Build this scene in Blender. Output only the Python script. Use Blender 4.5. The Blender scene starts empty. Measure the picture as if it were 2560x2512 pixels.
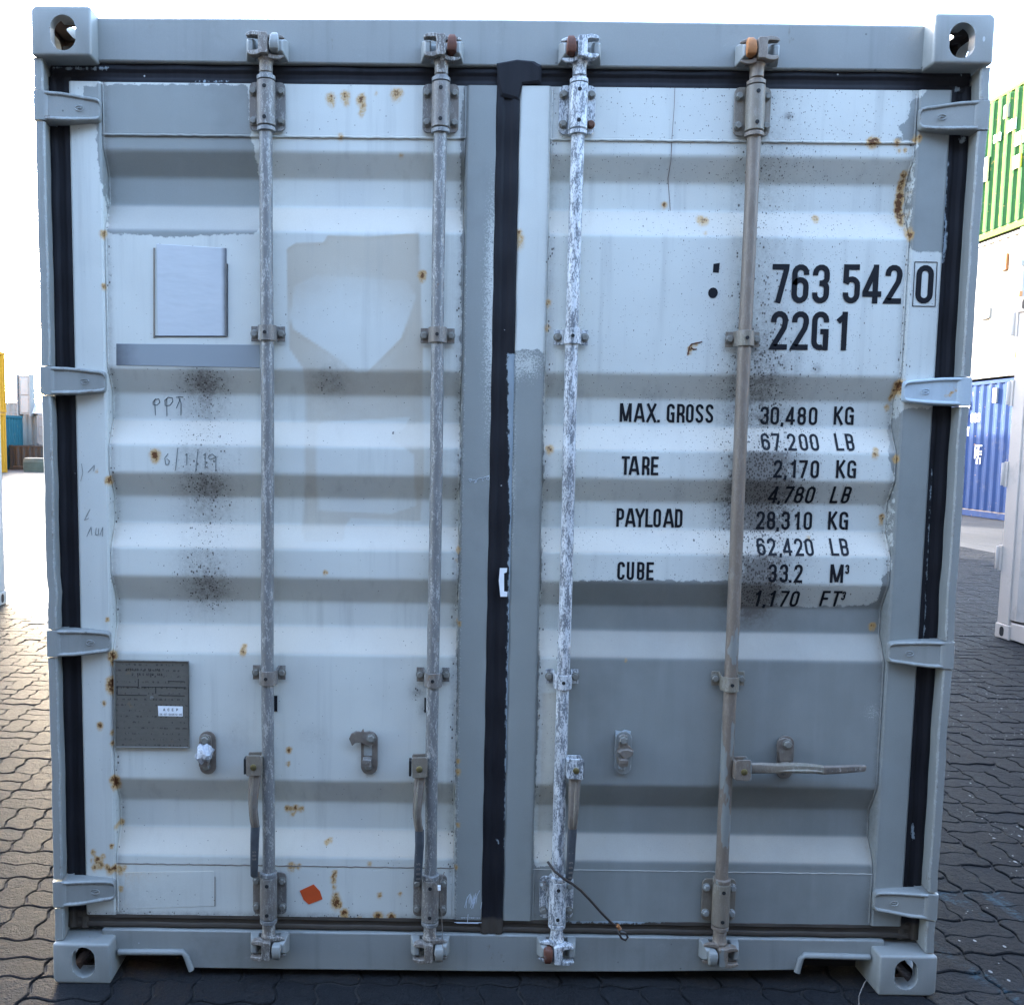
import bpy, math, random
import numpy as np
from mathutils import Matrix, Vector
random.seed(7); rng = np.random.default_rng(7)
D = bpy.data
scene = bpy.context.scene
col = scene.collection
RAD = math.radians

# ---------------------------------------------------------------- camera
R3 = np.array([[0.99990939, -0.01260896, 0.00471437],
               [0.00582767, 0.08976899, -0.99594556],
               [0.01213463, 0.9958828, 0.08983434]])
CAM = np.array([-0.19957, -2.42076, 1.50594])
FPX, PPX, PPY = 2300.0, 1280 - 224.106, 1256 + 57.4
cd = D.cameras.new('camera'); cam = D.objects.new('camera', cd); col.objects.link(cam)
cd.sensor_width = 36; cd.sensor_fit = 'HORIZONTAL'; cd.lens = FPX / 2560 * 36
cd.shift_x = 224.106 / 2560; cd.shift_y = 57.4 / 2560
cd.clip_start = 0.05; cd.clip_end = 2000
M = Matrix([list(R3[0]) + [CAM[0]], list(R3[1]) + [CAM[1]], list(R3[2]) + [CAM[2]], [0, 0, 0, 1]])
cam.matrix_world = M
scene.camera = cam
# ---------------------------------------------------------------- light
SUN_EL, SUN_AZ = RAD(18), RAD(-36)        # azimuth from +Y towards +X
w = D.worlds.new('World'); scene.world = w; w.use_nodes = True
wn = w.node_tree; bg = wn.nodes['Background']
sky = wn.nodes.new('ShaderNodeTexSky'); sky.sky_type = 'NISHITA'; sky.sun_disc = False
sky.sun_elevation = SUN_EL; sky.sun_rotation = SUN_AZ
sky.air_density = 0.9; sky.dust_density = 2.2; sky.ozone_density = 0.8
wn.links.new(sky.outputs[0], bg.inputs[0]); bg.inputs[1].default_value = 0.15
sl = D.lights.new('sun', 'SUN'); sl.energy = 2.0; sl.angle = RAD(0.6); sl.color = (1, 0.95, 0.89)
so = D.objects.new('sun', sl); col.objects.link(so)
sdir = Vector((math.sin(SUN_AZ) * math.cos(SUN_EL), math.cos(SUN_AZ) * math.cos(SUN_EL), math.sin(SUN_EL)))
so.rotation_euler = sdir.to_track_quat('Z', 'Y').to_euler()
so.location = (-20, 20, 20)
scene.view_settings.view_transform = 'Standard'; scene.view_settings.look = 'None'
scene.view_settings.gamma = 1; scene.view_settings.use_curve_mapping = False
scene.view_settings.exposure = 4.3
scene.cycles.max_bounces = 6

# ---------------------------------------------------------------- helpers
K = 2560 / 1940.0
def at(x, y, Y):
    """a measured point of the photograph, as a real point on the plane at depth Y"""
    d = R3 @ np.array([(x * K - PPX) / FPX, -(y * K - PPY) / FPX, -1.0]); t = (Y - CAM[1]) / d[1]
    q = CAM + t * d
    return float(q[0]), float(q[2])

class MB:
    def __init__(s): s.v = []; s.f = []; s.mi = []
    def add(s, vs, fs, mi=0):
        o = len(s.v); s.v += [tuple(map(float, q)) for q in vs]
        s.f += [tuple(o + i for i in f) for f in fs]; s.mi += [mi] * len(fs)
    def box(s, x0, x1, y0, y1, z0, z1, mi=0):
        v = [(x, y, z) for x in (x0, x1) for y in (y0, y1) for z in (z0, z1)]
        s.add(v, [(0, 1, 3, 2), (4, 6, 7, 5), (0, 4, 5, 1), (2, 3, 7, 6), (0, 2, 6, 4), (1, 5, 7, 3)], mi)
    def prism(s, poly, y0, y1, mi=0, axis='y'):
        """poly of (x,z) extruded along y"""
        n = len(poly)
        a = sum(poly[i][0] * poly[(i + 1) % n][1] - poly[(i + 1) % n][0] * poly[i][1] for i in range(n))
        if a < 0: poly = poly[::-1]
        v = [(x, y0, z) for x, z in poly] + [(x, y1, z) for x, z in poly]
        f = [tuple(range(n)), tuple(reversed(range(n, 2 * n)))]
        f += [((i + 1) % n, i, n + i, n + (i + 1) % n) for i in range(n)]
        s.add(v, f, mi)
    def lathe(s, c, prof, seg=24, axis='z', mi=0, caps=True):
        """prof list of (r, t) along the axis"""
        v = []
        for r, t in prof:
            for k in range(seg):
                a = 2 * math.pi * k / seg; p, q = r * math.cos(a), r * math.sin(a)
                if axis == 'z': v.append((c[0] + p, c[1] + q, c[2] + t))
                elif axis == 'y': v.append((c[0] + p, c[1] + t, c[2] - q))
                else: v.append((c[0] + t, c[1] + p, c[2] + q))
        f = []
        for j in range(len(prof) - 1):
            for k in range(seg):
                a, b = j * seg + k, j * seg + (k + 1) % seg
                f.append((a, b, b + seg, a + seg))
        if caps:
            f.append(tuple(reversed(range(seg)))); f.append(tuple(range((len(prof) - 1) * seg, len(prof) * seg)))
        s.add(v, f, mi)
    def tube(s, path, r, seg=10, mi=0, caps=True):
        P = [Vector(p) for p in path]; n = len(P); v = []; up = Vector((0.13, 0.3, 0.94)).normalized()
        rs = r if isinstance(r, (list, tuple)) else [r] * n
        for i, p in enumerate(P):
            t = (P[min(i + 1, n - 1)] - P[max(i - 1, 0)]).normalized()
            a = t.cross(up)
            if a.length < 1e-3: a = t.cross(Vector((1, 0, 0)))
            a.normalize(); b = t.cross(a)
            for k in range(seg):
                th = 2 * math.pi * k / seg
                v.append(p + (a * math.cos(th) + b * math.sin(th)) * rs[i])
        f = [(j * seg + k, j * seg + (k + 1) % seg, (j + 1) * seg + (k + 1) % seg, (j + 1) * seg + k) for j in range(n - 1) for k in range(seg)]
        if caps: f += [tuple(reversed(range(seg))), tuple(range((n - 1) * seg, n * seg))]
        s.add(v, f, mi)
    def loft(s, rings, mi=0, caps=True):
        """closed rings of equal point count"""
        n = len(rings[0]); v = [p for r in rings for p in r]
        f = [(j * n + k, j * n + (k + 1) % n, (j + 1) * n + (k + 1) % n, (j + 1) * n + k) for j in range(len(rings) - 1) for k in range(n)]
        if caps: f += [tuple(reversed(range(n))), tuple(range((len(rings) - 1) * n, len(rings) * n))]
        s.add(v, f, mi)
    def build(s, name, mats, parent=None, smooth=35, bevel=0, label=None, recalc=True, seg=2):
        me = D.meshes.new(name); me.from_pydata(s.v, [], s.f)
        if recalc:
            import bmesh
            bm = bmesh.new(); bm.from_mesh(me); bmesh.ops.recalc_face_normals(bm, faces=bm.faces); bm.to_mesh(me); bm.free()
        if not isinstance(mats, (list, tuple)): mats = [mats]
        for m in mats: me.materials.append(m)
        if len(mats) > 1: me.polygons.foreach_set('material_index', s.mi)
        me.update()
        if smooth:
            me.shade_smooth()
            try: me.set_sharp_from_angle(angle=RAD(smooth))
            except Exception: pass
        o = D.objects.new(name, me); col.objects.link(o)
        if parent is not None: o.parent = parent
        if bevel:
            b = o.modifiers.new('bevel', 'BEVEL'); b.width = bevel; b.segments = seg; b.limit_method = 'ANGLE'; b.angle_limit = RAD(40)
            b.harden_normals = False
        if label: o['label'] = label
        return o

def empty(name, loc=(0, 0, 0), rz=0, label=None, cat=None, group=None):
    o = D.objects.new(name, None); col.objects.link(o); o.location = loc; o.rotation_euler = (0, 0, rz); o.empty_display_size = .1
    tag(o, label, cat, group); return o
def tag(o, label=None, cat=None, group=None, kind=None):
    if label: o['label'] = label
    if cat: o['category'] = cat
    if group: o['group'] = group
    if kind: o['kind'] = kind
    return o

# ---------------------------------------------------------------- node helper
class NT:
    def __init__(s, name):
        s.m = D.materials.new(name); s.m.use_nodes = True; s.t = s.m.node_tree; s.n = s.t.nodes; s.l = s.t.links
        s.b = s.n['Principled BSDF']; s.pos = s.n.new('ShaderNodeNewGeometry').outputs['Position']
        s.obj = s.n.new('ShaderNodeTexCoord').outputs['Object']
    def lk(s, v, inp):
        if isinstance(v, (int, float)): inp.default_value = v
        elif isinstance(v, tuple): inp.default_value = v if len(v) == 4 or inp.type == 'VECTOR' else (*v, 1)
        else: s.l.new(v, inp)
    def m_(s, op, a, b=0.0, c=None, clamp=False):
        n = s.n.new('ShaderNodeMath'); n.operation = op; n.use_clamp = clamp
        s.lk(a, n.inputs[0]); s.lk(b, n.inputs[1])
        if c is not None: s.lk(c, n.inputs[2])
        return n.outputs[0]
    def mad(s, a, b, c, clamp=False): return s.m_('MULTIPLY_ADD', a, b, c, clamp)
    def step(s, v, e0, e1):
        n = s.n.new('ShaderNodeMapRange'); n.interpolation_type = 'SMOOTHSTEP'
        s.lk(v, n.inputs['Value']); n.inputs['From Min'].default_value = e0; n.inputs['From Max'].default_value = e1
        return n.outputs[0]
    def mix(s, f, a, b, mode='MIX'):
        n = s.n.new('ShaderNodeMix'); n.data_type = 'RGBA'; n.blend_type = mode
        s.lk(f, n.inputs[0]); s.lk(a, n.inputs[6]); s.lk(b, n.inputs[7]); return n.outputs[2]
    def map(s, v, sc=(1, 1, 1), loc=(0, 0, 0)):
        n = s.n.new('ShaderNodeMapping'); s.l.new(v, n.inputs[0]); n.inputs['Scale'].default_value = sc; n.inputs['Location'].default_value = loc
        return n.outputs[0]
    def noise(s, v, sc, det=3, rough=.55, out=0, dist=0):
        n = s.n.new('ShaderNodeTexNoise'); s.l.new(v, n.inputs['Vector']); n.inputs['Scale'].default_value = sc
        n.inputs['Detail'].default_value = det; n.inputs['Roughness'].default_value = rough; n.inputs['Distortion'].default_value = dist
        return n.outputs[out]
    def vor(s, v, sc, feat='F1', rnd=1):
        n = s.n.new('ShaderNodeTexVoronoi'); s.l.new(v, n.inputs['Vector']); n.inputs['Scale'].default_value = sc; n.feature = feat
        n.inputs['Randomness'].default_value = rnd
        return n
    def attr(s, name):
        n = s.n.new('ShaderNodeAttribute'); n.attribute_name = name; return n.outputs['Fac']
    def sep(s, v):
        n = s.n.new('ShaderNodeSeparateXYZ'); s.l.new(v, n.inputs[0]); return n.outputs
    def bump(s, h, st=.3, dist=.001, prev=None):
        n = s.n.new('ShaderNodeBump'); s.l.new(h, n.inputs['Height']); n.inputs['Strength'].default_value = st; n.inputs['Distance'].default_value = dist
        if prev is not None: s.l.new(prev, n.inputs['Normal'])
        return n.outputs[0]
    def out(s, color=None, rough=None, metal=None, normal=None, spec=None, coat=None):
        if color is not None: s.lk(color, s.b.inputs['Base Color'])
        if rough is not None: s.lk(rough, s.b.inputs['Roughness'])
        if metal is not None: s.lk(metal, s.b.inputs['Metallic'])
        if normal is not None: s.l.new(normal, s.b.inputs['Normal'])
        if spec is not None: s.b.inputs['Specular IOR Level'].default_value = spec
        return s.m

PALE = (0.585, 0.600, 0.560); GRAY = (0.215, 0.227, 0.217); GRAY2 = (0.246, 0.256, 0.246)
RUST = (0.115, 0.042, 0.014); RUSTHALO = (0.50, 0.29, 0.085)

def speckles(n, v, density, sc, r0, r1):
    """small dark flecks, present where density is high"""
    vo = n.vor(v, sc); rc = n.sep(vo.outputs['Color'])
    on = n.m_('LESS_THAN', rc[0], density)
    r = n.mad(rc[1], r1 - r0, r0)
    return n.m_('MULTIPLY', on, n.m_('LESS_THAN', vo.outputs['Distance'], r))

def door_paint():
    n = NT('door_paint'); p = n.pos
    fine = n.noise(p, 420, 2); mid = n.noise(p, 55, 4); big = n.noise(p, 4.5, 4); n1 = n.m_('SUBTRACT', mid, .5)
    rag = n.mad(n.m_('SUBTRACT', fine, .5), .010, n.m_('MULTIPLY', n1, .022))
    rep = n.step(n.m_('ADD', n.attr('rep'), rag), -.0012, .0012)
    # over-spray: pale flecks showing through near faded edges
    fade = n.attr('fade')
    fl = n.step(n.m_('ADD', n.noise(p, 260, 3, .7), n.m_('MULTIPLY', fade, .32)), .66, .74)
    rep = n.m_('MULTIPLY', rep, n.m_('SUBTRACT', 1.0, n.m_('MULTIPLY', fl, n.m_('MULTIPLY', fade, 1.0, clamp=True))), clamp=True)
    gry = n.mix(n.attr('dk'), (0.246, 0.262, 0.250), GRAY)
    roll = n.noise(n.map(p, (9, 9, 1.6)), 1.0, 4, .6)
    gry = n.mix(n.m_('MULTIPLY', n.step(roll, .42, .68), .30), gry, (0.275, 0.296, 0.292)); gry = n.mix(n.m_('MULTIPLY', n.step(n.noise(p, 2.6, 5, .65), .48, .66), .28), gry, (0.15, 0.158, 0.150))
    base = n.mix(rep, PALE, gry)
    # tan residue
    tf = n.m_('MULTIPLY', n.step(n.m_('ADD', n.attr('tan'), n.m_('MULTIPLY', n1, .25)), .02, 1.0), n.m_('SUBTRACT', 1.0, rep))
    edge = n.m_('MULTIPLY', n.attr('tedge'), tf)
    c = n.mix(n.m_('MULTIPLY', tf, n.mad(big, .4, .68)), base, (0.47, 0.425, 0.345))
    c = n.mix(n.m_('MULTIPLY', edge, .42), c, (0.42, 0.33, 0.22))
    # vertical run-off dirt on the pale paint
    st = n.noise(n.map(p, (26, 26, 1.3)), 1.0, 5, .6)
    c = n.mix(n.m_('MULTIPLY', n.step(st, .5, .78), n.mad(rep, -.15, .36)), c, (0.30, 0.31, 0.30))
    c = n.mix(n.m_('MULTIPLY', n.step(big, .42, .72), .16), c, (0.37, 0.38, 0.37))
    # brown soot, also the darker bands at panel edges and bars
    so_ = n.attr('soot_dark'); sg = n.m_('MULTIPLY', so_, n.mad(n.m_('MULTIPLY', mid, n.noise(p, 190, 3, .75)), 4.6, -.02), clamp=True)
    c = n.mix(n.m_('MULTIPLY', sg, .80), c, (0.085, 0.070, 0.060))
    # pale dust on the upward slopes, warm tint offsets their blue sky light
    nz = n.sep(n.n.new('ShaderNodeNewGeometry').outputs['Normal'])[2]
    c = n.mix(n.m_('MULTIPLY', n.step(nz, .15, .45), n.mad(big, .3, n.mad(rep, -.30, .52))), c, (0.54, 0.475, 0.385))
    # scratches
    sc = n.attr('scr'); sn = n.noise(n.map(p, (420, 420, 22)), 1, 2)
    c = n.mix(n.m_('MULTIPLY', n.step(n.m_('MULTIPLY', sn, sc), .42, .5), .8), c, (0.58, 0.64, 0.70))
    # rust
    ru = n.m_('MULTIPLY', n.attr('rust'), n.mad(n.m_('SUBTRACT', n.noise(p, 120, 4, .7), .5), 2.4, .95))
    c = n.mix(n.m_('MULTIPLY', n.step(ru, .05, .75), .85), c, RUSTHALO)
    c = n.mix(n.step(ru, .62, 1.05), c, RUST)
    # flecks
    d = n.attr('spk')
    s1 = speckles(n, p, n.m_('MULTIPLY', d, .72), 185, .08, .27)
    s2 = speckles(n, n.map(p, (1, 1, .5)), n.m_('MULTIPLY', n.m_('MULTIPLY', d, d), .5), 105, .06, .20)
    s4 = speckles(n, n.map(p, (1, 1, .7)), n.m_('MULTIPLY', n.m_('SUBTRACT', n.attr('soot_dark'), .10), .62), 205, .24, .56)
    s3 = speckles(n, n.map(p, (1, 1, .45)), n.mad(d, .05, .012), 34, .04, .10)
    sp = n.m_('MAXIMUM', n.m_('MAXIMUM', s1, s2), n.m_('MAXIMUM', s3, s4))
    c = n.mix(n.m_('MULTIPLY', n.m_('MULTIPLY', sp, .85), n.mad(rep, -.9, 1)), c, (0.045, 0.035, 0.03))
    c = n.mix(.10, c, n.mix(fine, (0, 0, 0), (1, 1, 1)), 'OVERLAY')
    b = n.bump(n.noise(p, 260, 2), .14, .0006)
    b = n.bump(n.noise(n.map(p, (1, 1, 1.6)), 5, 2), .5, .004, b)
    b = n.bump(rep, .4, .0003, b)
    r = n.mad(mid, .2, n.mad(rep, .02, .34))
    return n.out(c, r, 0.0, b, .45)

def flat_paint(name, c0, dirt=.25, rough=.42, rust=.0, wave=.002, pale=0, spec=.45, wear=False):
    n = NT(name); p = n.pos
    fine = n.noise(p, 420, 2); mid = n.noise(p, 40, 4); big = n.noise(p, 3.5, 4)
    st = n.noise(n.map(p, (30, 30, 1.6)), 1.0, 5, .6)
    c = n.mix(n.m_('MULTIPLY', n.step(st, .5, .8), dirt), c0, tuple(q * .62 for q in c0))
    c = n.mix(n.m_('MULTIPLY', n.step(big, .45, .75), dirt), c, tuple(q * .75 for q in c0))
    c = n.mix(n.m_('MULTIPLY', n.step(n.noise(p, 22, 5, .7), .58, .75), .22 + pale), c, tuple(min(1, q * 1.45) for q in c0))
    if rust:
        rr = n.noise(p, 9, 6, .7)
        c = n.mix(n.step(rr, .74 - rust, .80 - rust), c, RUSTHALO)
        c = n.mix(n.step(rr, .77 - rust, .82 - rust), c, RUST)
    chips = speckles(n, p, .10, 34, .03, .13); c = n.mix(n.m_('MULTIPLY', chips, .7), c, tuple(q * .3 for q in c0))
    sc2 = speckles(n, n.map(p, (1, 1, .5)), .10, 22, .02, .10); c = n.mix(n.m_('MULTIPLY', sc2, .6), c, (0.55, 0.58, 0.60) if max(c0) < .4 else (.3, .25, .2))
    gr = n.step(n.noise(p, 3.2, 6, .72), .56, .68); c = n.mix(n.m_('MULTIPLY', gr, .20), c, (0.13, 0.12, 0.105))
    if wear:
        bv = n.n.new('ShaderNodeBevel'); bv.samples = 4; bv.inputs['Radius'].default_value = .007
        dt = n.n.new('ShaderNodeVectorMath'); dt.operation = 'DOT_PRODUCT'; n.l.new(bv.outputs[0], dt.inputs[0]); n.l.new(n.n.new('ShaderNodeNewGeometry').outputs['Normal'], dt.inputs[1])
        ed = n.step(n.m_('SUBTRACT', 1.0, dt.outputs['Value']), .01, .10); k1 = n.noise(p, 48, 4, .75)
        c = n.mix(n.m_('MULTIPLY', n.m_('MULTIPLY', ed, n.step(k1, .50, .60)), .75), c, (0.42, 0.45, 0.46))
        c = n.mix(n.m_('MULTIPLY', ed, n.step(n.noise(p, 23, 5, .75), .58, .66)), c, (0.10, 0.065, 0.045))
        c = n.mix(n.m_('MULTIPLY', n.step(n.noise(n.map(p, (1, 1, .35)), 16, 5, .75), .66, .72), .6), c, (0.13, 0.085, 0.055))
    c = n.mix(.10, c, n.mix(fine, (0, 0, 0), (1, 1, 1)), 'OVERLAY')
    b = n.bump(n.noise(p, 230, 2), .22, .0006)
    b = n.bump(n.noise(p, 7, 3), .5, wave, b)
    return n.out(c, n.mad(mid, .12, .82) if spec < .2 else n.mad(mid, .22, rough - .1), 0, b, spec)

def galv(name, light, dark, amt=.5, sc=1.0, brown=0.0, paintfx=0.0, rough=.5):
    """weathered zinc with vertical flaking"""
    n = NT(name); p = n.pos
    v = n.map(p, (95 * sc, 95 * sc, 26 * sc))
    a = n.noise(v, 1.0, 5, .68); f = n.noise(n.map(p, (1, 1, .45)), 330 * sc, 3, .7)
    k = n.step(n.mad(f, .45, n.m_('MULTIPLY', a, .55)), .56 - amt * .14, .60 - amt * .06)
    c = n.mix(k, dark, light)
    c = n.mix(n.m_('MULTIPLY', n.step(n.noise(p, 9, 4), .45, .7), .3), c, tuple(q * .6 for q in dark))
    if brown:
        c = n.mix(n.m_('MULTIPLY', n.step(n.noise(n.map(p, (1, 1, .5)), 11, 4), .5 - brown * .4, .75 - brown * .35), .65), c, (0.19, 0.155, 0.125))
    if paintfx:
        q = n.step(n.noise(n.map(p, (1, 1, .28)), 24, 3), .53, .55)
        zz = n.sep(p)[2]
        c = n.mix(n.m_('MULTIPLY', q, n.m_('SUBTRACT', 1.0, n.step(zz, 1.0, 1.25))), c, GRAY)
    c = n.mix(n.m_('MULTIPLY', n.step(n.noise(p, 30, 5, .7), .66, .72), .6), c, (0.20, 0.12, 0.07))
    b = n.bump(k, .35, .0008); b = n.bump(n.noise(p, 300, 2), .2, .0006, b)
    return n.out(c, n.mad(k, .12, rough - .06), 0.15, b, .5)

def simple(name, c, rough=.6, metal=0, var=.25, sc=40, bump=.2):
    n = NT(name); f = n.noise(n.pos, sc, 4); c2 = n.mix(n.m_('MULTIPLY', n.step(f, .35, .7), var), c, tuple(q * .45 for q in c))
    return n.out(c2, rough, metal, n.bump(n.noise(n.pos, sc * 6, 2), bump, .0008))

def rubber_mat():
    n = NT('gasket_rubber'); p = n.pos; z = n.sep(p)
    low = n.m_('SUBTRACT', 1.0, n.step(z[2], .172, .186))
    c = n.mix(n.noise(n.map(p, (60, 60, 4)), 1, 4), (0.006, 0.006, 0.009), (0.020, 0.020, 0.024))
    c = n.mix(n.m_('MULTIPLY', low, n.mad(n.noise(p, 14, 4), .8, .45), clamp=True), c, (0.070, 0.058, 0.047))
    # smears and flecks of grey paint caught on the rubber
    pa = n.attr('rep'); fl = n.m_('ADD', pa, n.mad(n.noise(n.map(p, (1, 1, .6)), 90, 4, .7), .024, -.012))
    c = n.mix(n.step(fl, -.0015, .0015), c, (0.25, 0.295, 0.325))
    wf = speckles(n, p, .012, 60, .05, .17)
    c = n.mix(n.m_('MULTIPLY', wf, .7), c, (.55, .57, .58))
    return n.out(c, n.mad(n.noise(p, 30, 3), .25, .48), 0, n.bump(n.noise(p, 160, 3), .2, .001), .2)

def brown_metal(name, c=(0.155, 0.13, 0.108), rough=.5):
    n = NT(name); p = n.pos
    c1 = n.mix(n.noise(p, 60, 5, .7), tuple(q * .55 for q in c), tuple(q * 1.55 for q in c))
    c1 = n.mix(n.m_('MULTIPLY', n.step(n.noise(p, 25, 4), .55, .75), .5), c1, (0.30, 0.31, 0.31))
    return n.out(c1, rough, .1, n.bump(n.noise(p, 200, 3), .4, .001), .5)

M = {}
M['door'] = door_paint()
M['grayp'] = flat_paint('grey_repaint', GRAY2, .4, wear=True)
M['galv'] = galv('galvanised_bar', (0.36, 0.36, 0.345), (0.175, 0.178, 0.178), .35)
M['galv_flake'] = galv('flaking_zinc', (0.62, 0.64, 0.655), (0.16, 0.175, 0.195), .85)
M['galv_brown'] = galv('dirty_zinc', (0.27, 0.235, 0.195), (0.165, 0.132, 0.105), .5, brown=.8, paintfx=1)
M['galv_cam'] = galv('cast_zinc', (0.46, 0.45, 0.42), (0.13, 0.12, 0.11), .55, 1.4, brown=.4)
M['brkt'] = galv('bracket_zinc', (0.32, 0.315, 0.30), (0.155, 0.15, 0.142), .4, 1.2, brown=.4)
M['brkt_brown'] = galv('brown_bracket_zinc', (0.30, 0.285, 0.25), (0.20, 0.185, 0.143), .4, 1.2, brown=.6)
M['rub'] = rubber_mat()
M['brown'] = brown_metal('grimy_steel')
M['bolt'] = brown_metal('bolt_steel', (0.17, 0.165, 0.145))
M['bolt_rust'] = brown_metal('rusty_bolt', (0.11, 0.045, 0.025), .7)
M['brass'] = simple('brass_pin', (0.24, 0.20, 0.09), .35, .7, .5)
M['grip'] = simple('dark_grip', (0.065, 0.072, 0.082), .45, 0, .4, 60)
M['rusty'] = brown_metal('rust_red', (0.10, 0.035, 0.02), .75)
M['rusty_orange'] = brown_metal('rust_orange', (0.33, 0.13, 0.04), .7)
M['hinge_pale'] = flat_paint('pale_hinge_paint', (0.40, 0.47, 0.52), .3, rust=.12)
M['white_patch'] = simple('pale_chip', (0.40, 0.46, 0.50), .5)
M['dark'] = simple('dark_cavity', (0.012, 0.012, 0.013), .8)
n_ = NT('black_lettering'); n_.out((0.007, 0.008, 0.012, 1), .55, 0, n_.bump(n_.noise(n_.pos, 300, 2), .1, .0006), .22); M['ink'] = n_.m
M['wire'] = brown_metal('dark_wire', (0.030, 0.020, 0.016), .6)
M['orange'] = simple('orange_sticker', (0.58, 0.085, 0.02), .5, 0, .12, 60, .1)
M['white'] = simple('white_label', (0.80, 0.82, 0.84), .45, 0, .08, 60, .05)
M['scribble'] = simple('pen_scribble', (0.05, 0.07, 0.08), .6)
M['scratch'] = simple('bare_scratch', (0.60, 0.66, 0.72), .5)

# ---------------------------------------------------------------- fields painted on the door (world x, z in metres)
def W(pts, Y=.058): return np.array([at(x, y, Y) for x, y in pts])
def sdf(poly, x, z):
    """signed distance, positive inside"""
    d = np.full(x.shape, 1e9); ins = np.zeros(x.shape, bool); n = len(poly)
    for i in range(n):
        a = poly[i]; b = poly[(i + 1) % n]; e = b - a; wx, wz = x - a[0], z - a[1]
        t = np.clip((wx * e[0] + wz * e[1]) / (e @ e + 1e-12), 0, 1)
        d = np.minimum(d, (wx - e[0] * t) ** 2 + (wz - e[1] * t) ** 2)
        c = (a[1] > z) != (b[1] > z)
        with np.errstate(divide='ignore', invalid='ignore'):
            xi = (b[0] - a[0]) * (z - a[1]) / (b[1] - a[1] + 1e-12) + a[0]
        ins ^= c & (x < xi)
    return np.where(ins, 1, -1) * np.sqrt(d)
REP = [W(p) for p in (
    [(186, 160), (470, 160), (474, 250), (484, 300), (490, 380), (492, 425), (484, 443), (330, 447), (204, 442), (197, 380), (186, 300), (181, 180)],
    [(160, 165), (190, 165), (190, 235), (176, 235), (160, 228)],
    [(878, 140), (960, 140), (960, 1748), (862, 1748), (866, 1240), (872, 900), (874, 260)],
    [(940, 668), (985, 664), (1022, 660), (1031, 670), (1030, 900), (1024, 1200), (1012, 1640), (1012, 1760), (930, 1760)],
    [(1079, 1104), (1100, 1100), (1240, 1099), (1395, 1102), (1402, 1150), (1560, 1153), (1655, 1150), (1670, 1142), (1674, 1092), (1688, 1082), (1690, 1040), (1696, 905), (1684, 866), (1700, 800), (1712, 775), (1830, 770), (1800, 1760), (1000, 1760), (1000, 1642), (1066, 1640), (1070, 1310)],
    [(1760, 165), (1752, 178), (1728, 190), (1722, 225), (1703, 240), (1708, 258), (1690, 263), (1738, 268), (1733, 300), (1722, 470), (1735, 478), (1820, 478), (1830, 165)])]
TAN = [W(p) for p in (
    [(540, 470), (560, 458), (612, 457), (618, 444), (700, 446), (796, 438), (798, 520), (803, 640), (806, 905), (798, 1000), (700, 1010), (664, 1008), (650, 1028), (575, 1030), (566, 1008), (574, 900), (572, 700), (545, 660)],
    [(1075, 1640), (1018, 1640), (1024, 1310), (1066, 1310)], )]
TANHOLE = [W(p) for p in (
    [(548, 600), (556, 540), (600, 520), (770, 530), (790, 560), (760, 640), (694, 705), (676, 705), (620, 664), (556, 624)],
    [(600, 806), (610, 800), (775, 790), (765, 812), (742, 818), (740, 832), (762, 846), (783, 862), (786, 960), (740, 975), (600, 968)],
    [(652, 1000), (662, 985), (760, 988), (806, 990), (806, 1060), (652, 1060)])]
RS = []   # rust: x, y, radius px, strength
def rs(s):
    for t in s.split(';'):
        a = [float(q) for q in t.split(',')]; RS.append((*at(a[0], a[1], .058), a[2] * .00135, a[3] if len(a) > 3 else 1.0))
rs("626,184,8;630,196,5,.8;654,180,8;656,192,6,.8;684,188,8,1.1;686,182,5;688,202,6,.9;684,214,5,.8;750,176,9,1;758,174,6,.9;712,176,3,.8")
rs("645,258,5,.9;760,292,4,.7;196,442,6,1.1;800,519,7,1.3;799,530,4,.8;293,860,9,1.3;293,868,6,1;205,908,6,1.2;184,892,3,.7")
rs("197,542,5,1;204,1172,4,1;213,1240,8,1.3;214,1252,6,1;211,1290,9,1.3;211,1300,9,1.2;198,1330,4,1.1;190,1372,6,1.2;213,1386,4,1;213,1406,4,1")
rs("217,1476,8,1.4;219,1486,7,1.3;178,1612,5,1;185,1626,6,1.3;196,1620,5,1;180,1640,6,1.1;192,1636,6,1.2;203,1640,5,1;208,1645,6,1.3;212,1600,4,1.2;174,1628,3,.9;222,1566,5,1.1;218,1642,6,1.2;228,1645,8,.9;236,1642,5,.8;229,1682,5,1")
rs("460,1234,6,1.2;461,1226,5,1.1;616,1084,4,1.2;547,1420,5,1.2;546,1446,4,1.1;632,1660,5,1.2;632,1668,5,1.1;634,1652,5,1.1;633,1680,4,1;636,1696,7,1.1;637,1708,9,1.4;644,1713,5,1;652,1728,7,1.4;654,1735,6,1;716,1735,9,1.2;741,1737,8,1.4;719,1694,5,1;758,1692,4,.9;680,1740,5,.9;556,1540,6,1.1;548,1541,4,1;568,1541,5,.9;540,1540,5,1.1;550,1552,4,.9;617,1600,4,1;624,1597,4,1;700,1636,4,1;864,1640,4,.9;552,1640,7,1;566,1640,5,.9")
rs("983,450,9,.85;982,440,6,1;984,462,8,.6;1039,572,5,1;1037,620,5,1;1042,849,7,1.1;1266,380,5,1.1;1334,411,8,1;1342,412,6,1;1338,440,4,.7;1554,408,6,1.1;1540,1020,4,.8;1652,267,7,1.5;1660,267,6,1.4;1646,268,5,1;1700,268,6,1;1734,264,5,1;1740,262,5,1.1;1705,283,4,.8;1716,283,4,.8;1660,860,6,1;1662,852,5,1")
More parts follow.
